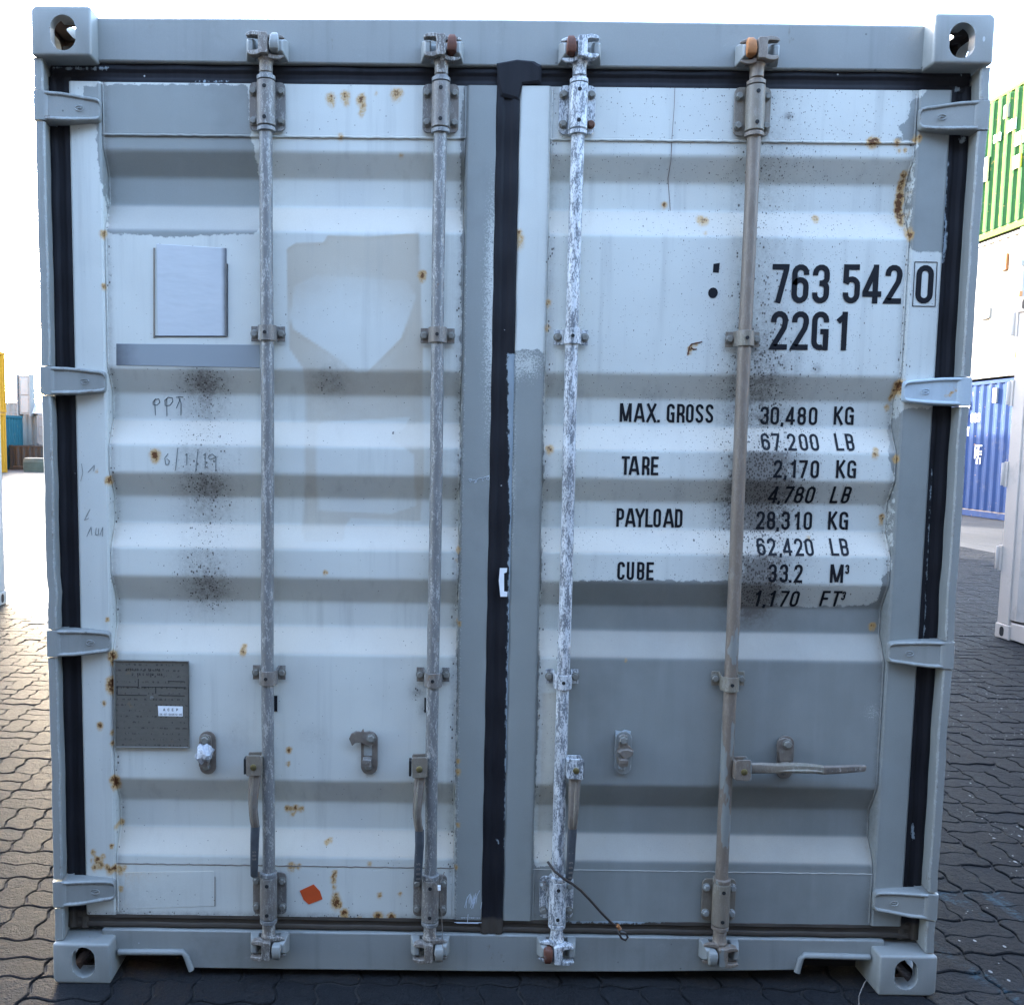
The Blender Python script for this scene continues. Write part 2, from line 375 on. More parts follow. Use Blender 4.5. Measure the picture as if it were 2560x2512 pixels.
rs("1720,350,6,1.3;1721,340,6,1.4;1722,325,6,1.2;1719,362,7,1.5;1717,376,7,1.6;1716,390,7,1.6;1717,402,7,1.5;1716,414,6,1.3;1722,434,5,.8;1724,444,6,1.2;1707,728,8,1.3;1704,738,6,1.2;1700,750,5,1;1694,770,5,.9;1698,868,5,1.2;1684,980,5,1.2;1683,992,4,.9;1666,1190,6,1.2;1308,660,4,1.2;1307,668,3,1.1;1312,655,3,1.1;1320,652,3,1;1506,548,4,.9")
rs("1740,1750,8,1;1720,1742,12,.9;1760,1735,10,.9;1775,1745,8,1.1;1186,1250,3,.8;868,1040,4,1;865,1060,3,.9;870,1180,4,1;868,1560,4,1;868,1460,5,1;868,1440,4,1")
BLACK = [W(p) for p in ([(1352, 500), (1363, 498), (1362, 517), (1351, 516)],)]
def gauss(x, z, c, sx, sz): return np.exp(-((x - c[0]) / sx) ** 2 - ((z - c[1]) / sz) ** 2)
def fields(x, z):
    rep = np.full(x.shape, -.05)
    for p in REP: rep = np.maximum(rep, sdf(p, x, z))
    sT = np.full(x.shape, -.05)
    for p in TAN: sT = np.maximum(sT, sdf(p, x, z))
    tan = np.clip(sT / .006, 0, 1)
    zt_, zb2 = at(650, 470, .06)[1], at(650, 640, .06)[1]
    hole = np.clip(sdf(TANHOLE[0], x, z) / .006 + .5, 0, 1) * np.clip((zt_ - z) / (zt_ - zb2), 0, 1) ** 1.3
    soft = .55 * np.exp(-((x - at(665, 600, .06)[0]) / .10) ** 2) * np.clip((zt_ - z) / .12, 0, 1) * (z > at(650, 705, .06)[1])
    for p in TANHOLE[1:]: hole = np.maximum(hole, np.clip(sdf(p, x, z) / .005 + .5, 0, 1))
    low = np.where(z < at(650, 705, .06)[1], .62, 1.0)
    tan = tan * (1 - hole) * (1 - soft) * low
    tedge = np.exp(-(sT / .010) ** 2) * (sT > 0) * (z > at(650, 480, .06)[1]) + .5 * np.exp(-((sdf(TANHOLE[0], x, z) + .004) / .006) ** 2) * (z < at(650, 620, .06)[1])
    dk = ((x > .118) & (x < 1.055) & (z < 1.25)).astype(float)
    rust = np.zeros(x.shape)
    for cx, cz, r, s in RS:
        dx, dz = x - cx, z - cz
        d = np.sqrt(dx * dx + np.where(dz < 0, dz * .62, dz * 1.1) ** 2) / r
        rust = np.maximum(rust, s * np.clip(1.1 - .62 * d, 0, 1))
    a = at(385, 940, .06); b = at(1450, 960, .06); c2 = at(1500, 700, .06)
    zt = at(385, 695, .06)[1]; zb = at(385, 1190, .06)[1]
    left = np.exp(-((x - a[0]) / .075) ** 2) * np.clip((zt - z) / .03, 0, 1) * np.clip((z - zb) / .1, 0, 1)
    blobs = sum(gauss(x, z, at(400 + 8 * k, yy, .06), .045, .055) for k, yy in enumerate((730, 920, 960, 1110)))
    spk = .06 + .80 * left + .25 * blobs
    L = (x < 0)
    rd = .36 * np.clip((x - .11) / .05, 0, 1) + .85 * np.exp(-((x - b[0] + .02) / .13) ** 2) * np.clip((2.3 - z) / .5, .35, 1) + .35 * np.exp(-((x - c2[0]) / .20) ** 2) * (z > 1.2)
    rd *= np.where(z > 2.5, 0, 1)
    spk = np.where(L, spk, np.clip(rd, 0, 1.0))
    soot_dark = .30 * left + .5 * gauss(x, z, at(385, 720, .07), .05, .05) + .38 * gauss(x, z, at(395, 925, .08), .06, .05) + .34 * gauss(x, z, at(400, 1110, .08), .06, .06) + .45 * gauss(x, z, at(625, 722, .07), .05, .045)
    soot_dark += .55 * gauss(x, z, at(1440, 700, .06), .09, .18) + 2.3 * gauss(x, z, at(1436, 925, .06), .050, .085) + .95 * gauss(x, z, at(1455, 960, .06), .10, .22) + 1.7 * gauss(x, z, at(1436, 1125, .06), .050, .07) + .28 * gauss(x, z, at(1455, 350, .06), .07, .3)
    soot_dark += .45 * gauss(x, z, at(790, 1310, .06), .02, .025) + .35 * gauss(x, z, at(800, 1345, .06), .012, .02) + .8 * gauss(x, z, at(1494, 221, .06), .009, .009) + .5 * gauss(x, z, at(1546, 700, .07), .012, .012)
    soot_dark += .16 * gauss(x, z, at(590, 1395, .06), .04, .03) + .16 * gauss(x, z, at(450, 1395, .06), .04, .05) + .4 * np.exp(-((z - .172) / .012) ** 2) * L
    soot_dark += .32 * np.exp(-((x + .118) / .012) ** 2) * (z > .3) + .30 * np.exp(-((x - 1.055) / .012) ** 2) + .28 * np.exp(-((x + 1.05) / .010) ** 2) + .25 * np.exp(-((x - .117) / .014) ** 2)  # darker lines along the panel's side edges
    bars = sum(np.exp(-((x - q) / .030) ** 2) for q in (-.625, -.177, .176, .628)); soot_dark += .13 * bars  # darker band behind each locking bar
    fade = .95 * np.exp(-((x + .030) / .030) ** 2) * np.clip((z - 1.3) / .5, 0, 1) * np.clip((2.3 - z) / .3, 0, 1) + .8 * gauss(x, z, at(1000, 690, .06), .05, .05) + .5 * np.exp(-((x + .105) / .006) ** 2) * (z < 2.0) * L + .7 * gauss(x, z, at(968, 900, .06), .014, .3) + .55 * gauss(x, z, at(1655, 1350, .06), .03, .03)
    scr = gauss(x, z, at(895, 1702, .06), .028, .035) + .9 * np.exp(-((z - .178) / .006) ** 2) * (x > -.1) * (x < -.03) + .8 * gauss(x, z, at(1695, 195, .06), .03, .02) + .8 * gauss(x, z, at(1690, 232, .06), .03, .02)
    return dict(dk=dk, tedge=np.clip(tedge, 0, 1), rep=np.clip(rep, -.06, .06), tan=tan, rust=rust, spk=spk, soot_dark=np.clip(soot_dark, 0, 2.2), fade=np.clip(fade, 0, 1), scr=np.clip(scr, 0, 1))
def set_fields(o, fn=fields):
    me = o.data; n = len(me.vertices); co = np.empty(n * 3); me.vertices.foreach_get('co', co); co = co.reshape(-1, 3)
    for k, v in fn(co[:, 0], co[:, 2]).items():
        a = me.attributes.new(k, 'FLOAT', 'POINT'); a.data.foreach_set('value', v.astype(np.float32))
def fill(vals, step):
    out = []
    for a, b in zip(vals[:-1], vals[1:]):
        n = max(1, int(math.ceil(abs(b - a) / step))); out += [a + (b - a) * i / n for i in range(n)]
    return out + [vals[-1]]
def grid(name, X, Yf, Z, mats, parent, smooth=30):
    """dense sheet: X list, Z list, Yf(xgrid,zgrid)->y"""
    X = np.array(X); Z = np.array(Z); gx, gz = np.meshgrid(X, Z); gy = Yf(gx, gz)
    v = np.stack([gx, gy, gz], -1).reshape(-1, 3); nx, nz = len(X), len(Z)
    i = np.arange(nx - 1)[None, :] + nx * np.arange(nz - 1)[:, None]
    f = np.stack([i, i + 1, i + nx + 1, i + nx], -1).reshape(-1, 4)
    me = D.meshes.new(name); me.from_pydata(v.tolist(), [], f.tolist())
    me.materials.append(mats); me.update(); me.shade_smooth(); me.set_sharp_from_angle(angle=RAD(smooth))
    o = D.objects.new(name, me); col.objects.link(o); o.parent = parent
    return o
# ---------------------------------------------------------------- the panel profile (z -> depth), shared by both doors
ZB = [2.296, 2.259, 2.198, 2.126, 2.055, 1.695, 1.629, 1.558, 1.491, 1.4155, 1.350, 1.277, 1.2125, 1.134, 1.0625, 0.9945, 0.9225, 0.565, 0.4915, 0.413, 0.3455, 0.320]
YB = [.062, .062, .098, .098, .062, .062, .098, .098, .062, .062, .098, .098, .062, .062, .098, .098, .062, .062, .098, .098, .062, .062]
_zt = np.linspace(.1, 2.5, 4801); _yt = np.interp(_zt, ZB[::-1], YB[::-1])
ker = np.hanning(29); ker /= ker.sum(); _ys = np.convolve(np.pad(_yt, 14, 'edge'), ker, 'valid')
def prof(z): return np.interp(z, _zt, _ys)
def onpanel(x, y):
    Y = .062
    for _ in range(6):
        q = at(x, y, Y); Y = float(prof(q[1])) if .11 < abs(q[0]) < 1.058 and .32 < q[1] < 2.296 else .055
    return q
def surf(x, z):
    x = np.asarray(x, float); z = np.asarray(z, float)
    return np.where((np.abs(x) > .112) & (np.abs(x) < 1.058) & (z > .320) & (z < 2.296), prof(z), .055)

# ================================================================ OUR CONTAINER
box_ = empty('shipping_container', (0, 0, 0), 0, 'weathered pale blue-grey container seen square on at its locked doors, numbered 763 542 0', 'shipping container')
# ---- corner castings (boolean shells made once, mirrored)
def boolean_casting(wx, hz, name):
    import bmesh
    def tmp(mb, bev=0):
        o = mb.build('tmp', M['grayp'], None, smooth=0, bevel=bev, seg=3); return o
    mb = MB(); rc = .017; mb.prism([(rc * (1 - math.sin(RAD(a))), hz - rc * (1 - math.cos(RAD(a)))) for a in range(0, 91, 15)] + [(0, 0), (wx, 0), (wx, hz)], 0, .178); outer = tmp(mb)
    # round the outer vertical/top edges on the outside
    b = outer.modifiers.new('b', 'BEVEL'); b.width = .007; b.segments = 3
    cut = []
    mb = MB(); mb.box(.028, wx - .028, .028, .150, .026, hz - .026); cut.append(tmp(mb))
    def oval(cx, cz, w_, h_, n=10):
        r = min(w_, h_) / 2; pts = []
        for k in range(4 * n):
            a = 2 * math.pi * k / (4 * n); px, pz = r * math.cos(a), r * math.sin(a)
            px += math.copysign(w_ / 2 - r, px) if w_ > h_ else 0; pz += math.copysign(h_ / 2 - r, pz) if h_ > w_ else 0
            pts.append((cx + px, cz + pz))
        return pts
    mb = MB(); mb.prism(oval(wx * .535, hz * .46, .064, .087), -.02, .05); cut.append(tmp(mb))
    mb = MB(); pts = oval(wx * .56, .105, .052, .085)
    n = len(pts); mb.add([(x, y, hz - .06) for x, y in pts] + [(x, y, hz + .05) for x, y in pts], [tuple(range(n)), tuple(reversed(range(n, 2 * n)))] + [((i + 1) % n, i, n + i, n + (i + 1) % n) for i in range(n)]); cut.append(tmp(mb))
    mb = MB(); pts = oval(.089, hz * .47, .079, .051)
    mb.add([(-.05, y, z) for y, z in pts] + [(.06, y, z) for y, z in pts], [tuple(range(n)), tuple(reversed(range(n, 2 * n)))] + [((i + 1) % n, i, n + i, n + (i + 1) % n) for i in range(n)]); cut.append(tmp(mb))
    for c in cut:
        m = outer.modifiers.new('x', 'BOOLEAN'); m.operation = 'DIFFERENCE'; m.object = c; m.solver = 'EXACT'
    dg = bpy.context.evaluated_depsgraph_get(); dg.update()
    me = D.meshes.new_from_object(outer.evaluated_get(dg))
    for o in cut + [outer]:
        m = o.data; D.objects.remove(o); D.meshes.remove(m)
    me.materials.clear(); me.materials.append(M['grayp']); me.materials.append(M['casting_in'])
    me.shade_smooth(); me.set_sharp_from_angle(angle=RAD(40)); me.name = name
    # inner faces bare and rusty
    for p in me.polygons:
        c = p.center
        if .027 < c.x < wx - .027 and .027 < c.y < .151 and .025 < c.z < hz - .025: p.material_index = 1
    return me
M['casting_in'] = brown_metal('casting_inside', (0.035, 0.02, 0.014), .8)
top_me = boolean_casting(.152, .122, 'corner_casting'); bot_me = boolean_casting(.159, .116, 'corner_casting')
def place_casting(me, x, z, sx, sz, hz):
    m2 = me.copy(); mt = Matrix.Diagonal((sx, 1, sz, 1))
    m2.transform(mt)
    if sx * sz < 0: m2.flip_normals()
    o = D.objects.new('corner_casting', m2); col.objects.link(o); o.parent = box_
    o.location = (x, 0, z); return o
TL = at(75 / K, 12.8 / K, 0); TR = at(2491.6 / K, 34 / K, 0); BL = at(133 / K, 2461.7 / K, 0); BR = at(2339.5 / K, 2492 / K, 0)
place_casting(top_me, TL[0], TL[1] - .122, 1, 1, .122)
place_casting(top_me, TR[0], TR[1] - .122, -1, 1, .122)
place_casting(bot_me, BL[0], .116, 1, -1, .116)
place_casting(bot_me, BR[0], .116, -1, -1, .116)
for sx in (-1, 1):           # rear castings, plain
    for z in (0, 2.473):
        mb = MB(); mb.box(sx * 1.219, sx * 1.057, 5.88, 6.058, z, z + .118); mb.build('corner_casting', M['grayp'], box_, bevel=.006)
# ---- header, sill
mb = MB(); mb.prism([(-1.10, 2.476), (1.10, 2.473), (1.10, 2.587), (0, 2.592), (-1.10, 2.586)], .052, .13)
mb.build('door_header', M['grayp'], box_, bevel=.006)
nl = [at(x, y, .052) for x, y in ((226, 1803), (351, 1803), (361, 1834))]; nr = [at(x, y, .052) for x, y in ((1511, 1838), (1518, 1809), (1645, 1813))]
sz = .131
poly = [(-1.10, sz), (-1.10, nl[0][1]), nl[0], (nl[1][0] - .012, nl[1][1]), (nl[1][0] - .003, nl[1][1] - .004), (nl[1][0] + .001, nl[1][1] - .014), nl[2],
        (-.4, .020), (0, .022), (.4, .027), nr[0], (nr[1][0], nr[1][1] - .014), (nr[1][0] + .004, nr[1][1] - .004), (nr[1][0] + .014, nr[1][1]), nr[2], (1.10, nr[2][1]), (1.10, sz)]
mb = MB(); mb.prism(poly, .052, .13); mb.build('door_sill', M['grayp'], box_, bevel=.004)
mb = MB()       # welded lips round the fork pockets
mb.tube([(nl[0][0], .046, nl[0][1] + .004), (nl[1][0] - .006, .046, nl[1][1] + .004), (nl[1][0] + .004, .046, nl[1][1] - .008), (nl[2][0] + .004, .046, nl[2][1] - .001)], .0085, 10)
mb.build('pocket_lip', M['grayp'], box_, 60)
mb = MB()
mb.tube([(nr[2][0], .046, nr[2][1] + .004), (nr[1][0] + .006, .046, nr[1][1] + .004), (nr[1][0] - .004, .046, nr[1][1] - .008), (nr[0][0] - .004, .046, nr[0][1] - .001)], .0085, 10)
mb.build('pocket_lip', M['grayp'], box_, 60)
mb = MB()       # base cross-members and floor seen dark beneath
for k in range(20): mb.box(-1.15, 1.15, .25 + k * .29, .31 + k * .29, .035, .150)
mb.build('cross_member', M['brown'], box_, 0); mb = MB(); mb.box(-1.18, 1.18, .14, 6.0, .152, .18); mb.build('floor_board', M['brown'], box_, 0)
# ---- corner posts: outer strip, inner channel; cut where the hinges turn
for sx in (-1, 1):
    mb = MB()
    zc = [.118, .211, .292, .917, .992, 1.618, 1.693, 2.3145, 2.389, 2.470]
    def prf(z, extra=0.0):
        pts = [(1.219, .10), (1.219, .018), (1.216, .013), (1.197, .013), (1.1935, .017), (1.1945, .035), (1.1990, .062), (1.1990, .10)]
        return [(sx * (p[0] + extra), p[1], z) for p in pts]
    for a, b in ((0, 1), (2, 3), (4, 5), (6, 7), (8, 9)):
        z0, z1 = zc[a] + .0015, zc[b] - .0015
        zs = fill([z0, z1], .05); rings = []
        for z in zs:
            dn = .0025 * math.sin(z * 9.1 + sx) * math.sin(z * 23.7) - (.006 * math.exp(-((z - 1.09) / .03) ** 2) if sx < 0 else 0)
            e = .0012 if min(z - z0, z1 - z) > .01 else .0
            rings.append(prf(z, min(0, dn) * 1.0 - e))
        mb.loft(rings)
    mb.build('corner_post', M['grayp'], box_, 40)
    mb = MB(); mb.box(min(sx * 1.2165, sx * 1.1), max(sx * 1.2165, sx * 1.1), .101, .19, .10, 2.49); mb.build('post_web', M['grayp'], box_, 0)
    mb = MB(); mb.box(sx * 1.219, sx * 1.06, 5.9, 6.05, .118, 2.473); mb.build('corner_post', M['grayp'], box_, bevel=.005)
# ---- rails, roof, sides
for sx in (-1, 1):
    mb = MB(); mb.box(sx * 1.21, sx * 1.15, .17, 5.9, .02, .16); mb.build('bottom_rail', M['grayp'], box_, bevel=.003)
    mb = MB(); mb.box(sx * 1.21, sx * 1.15, .17, 5.9, 2.50, 2.56); mb.build('top_rail', M['grayp'], box_, bevel=.003)
    pts = [];  y = .17
    while y < 5.88:
        for u, d in ((0, .0), (.070, .0), (.138, .036), (.210, .036)):
            if y + u < 5.9: pts.append((sx * (1.205 - d), y + u))
        y += .278
    v = [(x, yy, z) for z in (.16, 2.5) for x, yy in pts]; n = len(pts)
    mb = MB(); mb.add(v, [(i, i + 1, n + i + 1, n + i) for i in range(n - 1)]); mb.build('side_panel', M['grayp'], box_, 0)
mb = MB(); mb.box(-1.15, 1.15, .13, 6.0, 2.535, 2.555); mb.build('roof_panel', M['grayp'], box_, 0)
mb = MB(); mb.box(-1.15, 1.15, 6.0, 6.03, .15, 2.52); mb.build('front_wall', M['grayp'], box_, 0)
mb = MB(); mb.box(-1.15, 1.15, .136, .150, .006, .15); mb.build('notch_shade_plate', M['dark'], box_, 0)  # black plate added behind the sill notches to stand for deep shade
mb = MB(); mb.box(-1.175, 1.175, .105, .125, .15, 2.535); mb.build('door_backing', M['dark'], box_, 0)

# ---- gaskets
def rubber_strip(x0, x1, z0, z1, vertical, y=.056, lip=.006, label=None):
    """black seal with shallow ridges along its length"""
    cs = [0, .03, .12, .30, .36, .62, .70, .90, .97, 1]; hs = [.014, .003, 0, .001, .005, .004, -.001, 0, .003, .014]
    if vertical:
        X = [x0 + (x1 - x0) * c for c in fill(cs, .08)]; Z = fill([z0, z1], .008)
        o = grid('door_gasket', X, lambda gx, gz: y + np.interp((gx - x0) / (x1 - x0), cs, hs) + .0015 * np.sin(gz * 37 + x0 * 9), Z, M['rub'], box_, 60)
    else:
        Z = [z0 + (z1 - z0) * c for c in fill(cs, .08)]; X = fill([x0, x1], .008)
        o = grid('door_gasket', X, lambda gx, gz: y + np.interp((gz - z0) / (z1 - z0), cs, hs) + .0012 * np.sin(gx * 31), Z, M['rub'], box_, 60)
    return o
GREP = [W(p, .056) for p in (
    [(84, 128), (105, 124), (215, 124), (212, 130), (200, 134), (130, 132)], [(365, 150), (438, 149), (440, 156), (366, 156)], [(255, 152), (296, 151), (298, 156), (253, 156)],
    [(1818, 134), (1828, 136), (1826, 150), (1816, 152)], [(1810, 160), (1822, 158), (1828, 172), (1806, 176)], [(1818, 256), (1835, 256), (1834, 274), (1820, 274)],
    [(958, 668), (985, 668), (975, 1000), (965, 1400), (958, 1720), (953, 1720), (955, 1400), (962, 1000)], [(1715, 1740), (1718, 1740), (1722, 1762), (1719, 1762)],
    [(1728, 1560), (1736, 1560), (1738, 1592), (1730, 1602), (1726, 1580)], [(1792, 250), (1800, 250), (1796, 500), (1785, 500)], [(1765, 880), (1770, 880), (1755, 1240), (1748, 1240)],
    [(940, 1580), (948, 1590), (946, 1600), (940, 1596)], [(1050, 1740), (1260, 1742), (1260, 1750), (1200, 1752), (1052, 1750)])]
def gf(x, z):
    r = np.full(x.shape, -.05)
    for p in GREP: r = np.maximum(r, sdf(p, x, z))
    r = np.maximum(r, np.where((x > 1.09) & (z > .3), -.0085 + .004 * np.abs(np.sin(z * 7)) - .5 * np.clip(x - 1.150, 0, 1), -.05))
    return dict(rep=np.clip(r - .004, -.06, .06))
gs = [rubber_strip(-1.192, 1.192, 2.421, 2.4775, False, .062), rubber_strip(-1.17, 1.17, .132, .177, False, .060),
      rubber_strip(-1.2005, -1.140, .13, 2.44, True, .060), rubber_strip(1.140, 1.2005, .13, 2.44, True, .060), rubber_strip(-.034, .030, .135, 2.45, True, .052)]
for g in gs: set_fields(g, gf)
mb = MB()   # bunched rubber cap above the centre seal
mb.loft([[(x, .052 - .003 * (k == 1), z) for x, z in [at(px, py, .05) for px, py in ring]] for k, ring in enumerate((
    [(941, 120), (980, 113), (1012, 116), (1026, 124), (1026, 158), (990, 160), (984, 190), (948, 182), (942, 150)],
    [(944, 122), (980, 116), (1008, 119), (1020, 127), (1020, 152), (988, 156), (980, 184), (952, 176), (946, 150)]))])
gc = mb.build('gasket_cap', M['rub'], box_, 20); set_fields(gc, gf)

# ---- doors
def make_door(sx, x0, x1, px0, px1):
    """x0..x1 outer edges, px0..px1 the corrugated field"""
    bv = [(0, .014), (.0015, .006), (.004, .0022), (.008, 0)]
    Zt = fill([.172, 2.428], .007)
    def yprof(g, a, b, ra=1, rb=1, dz=.045):
        y = np.full(g.shape, .055)
        for d, h in [(0, dz), (.0006, .009), (.003, .0035), (.008, 0)]: pass
        da = g - a; db = b - g
        e = lambda d: np.interp(d, [0, .0005, .003, .008], [dz, .009, .003, 0])
        return y + np.where(da < .009, e(da), 0) * ra + np.where(db < .009, e(db), 0) * rb
    def xs(a, b): return sorted(set([a, a + .0005, a + .003, a + .008, b - .008, b - .003, b - .0005, b] + [round(q, 5) for q in fill([a + .008, b - .008], .006)]))
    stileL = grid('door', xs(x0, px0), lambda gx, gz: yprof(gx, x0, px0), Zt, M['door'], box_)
    stileL['label'] = 'left-hand door with two galvanised locking bars and a data plate' if sx < 0 else 'right-hand door with the painted number 763 542 0 and weight table'
    set_fields(stileL)
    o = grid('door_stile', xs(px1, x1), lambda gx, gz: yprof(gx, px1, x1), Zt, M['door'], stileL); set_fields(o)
    # the pressed panel, with top and bottom plates and a weld bead
    Z = fill([.172, .300, .3195], .008) + fill([.3205] + sorted(ZB)[1:-1] + [2.2955], .006) + fill([2.2965, 2.428], .008)
    Z = sorted(set(round(z, 5) for z in Z))
    def py(gx, gz):
        y = np.interp(gz, _zt, _ys)
        return np.where((gz > 2.296) | (gz < .320), .0595, y)
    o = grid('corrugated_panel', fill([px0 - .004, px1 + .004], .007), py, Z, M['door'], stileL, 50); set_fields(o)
    for z in (2.2962, .3200):
        mb = MB(); P = [(x, (.0595 if z > 1 else .0600), z + .0011 * math.sin(x * 160) * random.random()) for x in fill([px0, px1], .012)]
        mb.tube(P, .0030 if z > 1 else .0018, 6, caps=False); b = mb.build('weld_bead', M['brown'] if (z < 1 and sx < 0) else M['door'], stileL, 60); set_fields(b)
    for px_ in (px0, px1):     # seam of caulk down each side of the panel
        mb = MB(); P = [(px_ + (.002 if px_ == px0 else -.002), float(prof(z)) if .32 < z < 2.296 else .0595, z) for z in fill([.18, 2.42], .012)]
        mb.tube(P, .0026, 6, caps=False); b = mb.build('caulk_seam', M['door'], stileL, 60); set_fields(b)
    return stileL
doorL = make_door(-1, -1.1465, -.0255, -1.058, -.1115)
doorR = make_door(1, .0255, 1.1480, .1115, 1.058)

# ---- hexagonal bolt
def bolt(parent, x, y, z, r=.0088, h=.009, mat=None, rot=0.3, washer=True):
    mb = MB()
    if washer: mb.lathe((x, y, z), [(r * 1.28, 0), (r * 1.28, -.002), (r * 1.1, -.0025)], 14, 'y')
    v = [(r * math.cos(rot + math.pi / 3 * k), r * math.sin(rot + math.pi / 3 * k)) for k in range(6)]
    mb.loft([[(x + a, y - .002, z + b) for a, b in v], [(x + a, y - h, z + b) for a, b in v], [(x + a * .8, y - h - .0018, z + b * .8) for a, b in v]])
    return mb.build('bolt', mat or M['bolt'], parent, 30)

def rrect(cx, cz, w_, h_, r, n=4):
    pts = []
    for (sx, sz, a0) in ((1, 1, 0), (-1, 1, 90), (-1, -1, 180), (1, -1, 270)):
        for k in range(n + 1):
            a = RAD(a0 + 90 * k / n); pts.append((cx + sx * (w_ / 2 - r) + r * math.cos(a), cz + sz * (h_ / 2 - r) + r * math.sin(a)))
    return pts
def hole_disc(mb, x, y, z, r, mi): # small bored hole: dark recess
    mb.lathe((x, y, z), [(r * 1.12, .0), (r, -.0012), (r * .9, .0), (r * .8, .004)], 14, 'y', mi)

BAR_X = (-.626, -.177, .176, .629); BAR_Y = .031
barm = (M['galv'], M['galv'], M['galv_flake'], M['galv_brown'])
brkm = (M['brkt'], M['brkt'], M['galv_flake'], M['brkt_brown'])
side = (-1, -1, 1, 1)     # which side the handle hangs
barlabels = ('locking bar with handle hanging on its left', 'locking bar with seal cable at its foot', 'white flaking locking bar', 'brown grimy locking bar with its handle swung out level')
for i, bx in enumerate(BAR_X):
    s = side[i]
    par = box_
    mb = MB()
    wob = lambda z: (.0012 * math.sin(z * 5 + i), .001 * math.cos(z * 4 + i))
    zs = fill([.105, 2.50], .06)
    mb.tube([(bx + wob(z)[0], BAR_Y + wob(z)[1], z) for z in zs], .0172, 22)
    bar = mb.build('locking_bar', barm[i], par, 60, label=barlabels[i])
    # long bearing brackets top and bottom
    for zc_, zt, zb_ in ((2.367, 2.423, 2.311), (.245, .305, .185)):
        mb = MB(); mb.prism(rrect(bx, zc_, .094, .122, .014), .0545, .049)
        mb.lathe((bx, BAR_Y - .001, 0), [(.0205, zb_), (.0238, zb_ + .001), (.0238, zt - .001), (.0205, zt)], 28, 'z')
        pl = mb.build('bearing_bracket', brkm[i], par, 40, bevel=.0012)
        for zr in ((zt + .0015, zt + .0135), (zb_ - .0135, zb_ - .0015)):
            mb = MB(); mb.lathe((bx, BAR_Y - .001, 0), [(.019, zr[0]), (.0238, zr[0] + .001), (.0238, zr[1] - .002), (.0205, zr[1]), (.017, zr[1])], 28, 'z'); mb.build('collar', barm[i], bar, 40)
        for zh in (zt - .019, zb_ + .017):
            mb = MB(); mb.lathe((bx - .001, BAR_Y - .0252, zh), [(.0052, .004), (.0052, -.0006), (.0008, -.0006)], 12, 'y'); mb.build('grease_hole', M['dark'], pl, 40)
        for dx in (-.036, .036):
            for dz in (-.037, .037):
                m_ = M['bolt_rust'] if (i == 2 and zc_ > 1 and dx > 0 and dz < 0) else (M['grayp'] if (i == 3 and zc_ < 1) or (i == 2 and zc_ < 1 and dz > 0) else M['bolt'])
                bolt(pl, bx + dx, .0485, zc_ + dz, mat=m_, rot=random.random())
    # strap guides
    for zc_ in (1.787, .874):
        low = zc_ < 1; mb = MB(); n = 16; h = .020; ring0, ring1 = [], []
        path = [(-.045, .0535), (-.0235, .0535)] + [(-.0215 * math.cos(math.pi * k / n), BAR_Y + .006 - .0265 * math.sin(math.pi * k / n)) for k in range(n + 1)] + [(.0235, .0535), (.045, .0535)]
        for k, (px_, py_) in enumerate(path):
            t0 = path[max(k - 1, 0)]; t1 = path[min(k + 1, len(path) - 1)]; tx, ty = t1[0] - t0[0], t1[1] - t0[1]; L = math.hypot(tx, ty); nx, ny = ty / L * .003, -tx / L * .003
            dz = -.008 if (low and 2 <= k <= n + 2) else 0
            ring0.append([(bx + px_, py_, zc_ - h + dz), (bx + px_, py_, zc_ + h + dz), (bx + px_ + nx, py_ + ny, zc_ + h + dz), (bx + px_ + nx, py_ + ny, zc_ - h + dz)])
        mb.loft(ring0); g = mb.build('guide_strap', brkm[i], par, 40, bevel=.001)
        mb = MB(); mb.lathe((bx - .002, BAR_Y - .0250, zc_ + (-.008 if low else 0)), [(.0048, .004), (.0048, -.0006), (.0008, -.0006)], 12, 'y'); mb.build('grease_hole', M['dark'], g, 40)
        for dx in (-.0355, .0355): bolt(g, bx + dx, .0505, zc_, r=.0090, h=.0075, rot=random.random())
    # cams and keepers, top and bottom
    for up in (1, -1):
        z0 = 2.497 if up > 0 else .112
        cm = M['galv_cam'] if i < 2 else barm[i]
        mb = MB()
        mb.lathe((bx, BAR_Y - .004, 0), [(q[0], z0 + up * q[1]) for q in ((.0172, -.055), (.0172, -.030), (.0205, -.024), (.0185, -.016), (.016, -.010))][::up], 20, 'z')
        # spine of the cam
        mb.prism(rrect(bx - s * -.002, z0 + up * .008, .024, .052, .006), -.006, .030)
        # two pairs of hooked jaws
        for (dirx, L, zz, th, dy) in ((s, .038, .028, .0095, 0), (s, .036, -.012, .0105, 0), (-s, .042, .026, .0085, .012), (-s, .040, -.018, .0095, .012)):
            r_ = []
            for k, t in enumerate((0, .35, .7, .9, 1.0)):
                hx = bx + dirx * (.008 + L * t); hz = z0 + up * (zz + (.004 * math.sin(t * 3.1) if zz > 0 else -.004 * math.sin(t * 3.1))); w2 = th * (1, .95, .85, .65, .3)[k] * .62
                y0_, y1_ = -.006 + dy + .006 * t, .024 - .006 * t
                r_.append([(hx, y0_, hz - w2), (hx, y0_, hz + w2), (hx, y1_, hz + w2), (hx, y1_, hz - w2)])
            mb.loft(r_)
        cmo = mb.build('cam_head', cm, bar, 40, bevel=.0022)
        # keeper welded on header / sill
        mb = MB(); kz = z0 + up * .004
        mb.prism(rrect(bx + .002, kz - up * .002, .104, .050, .012), .053, .044)
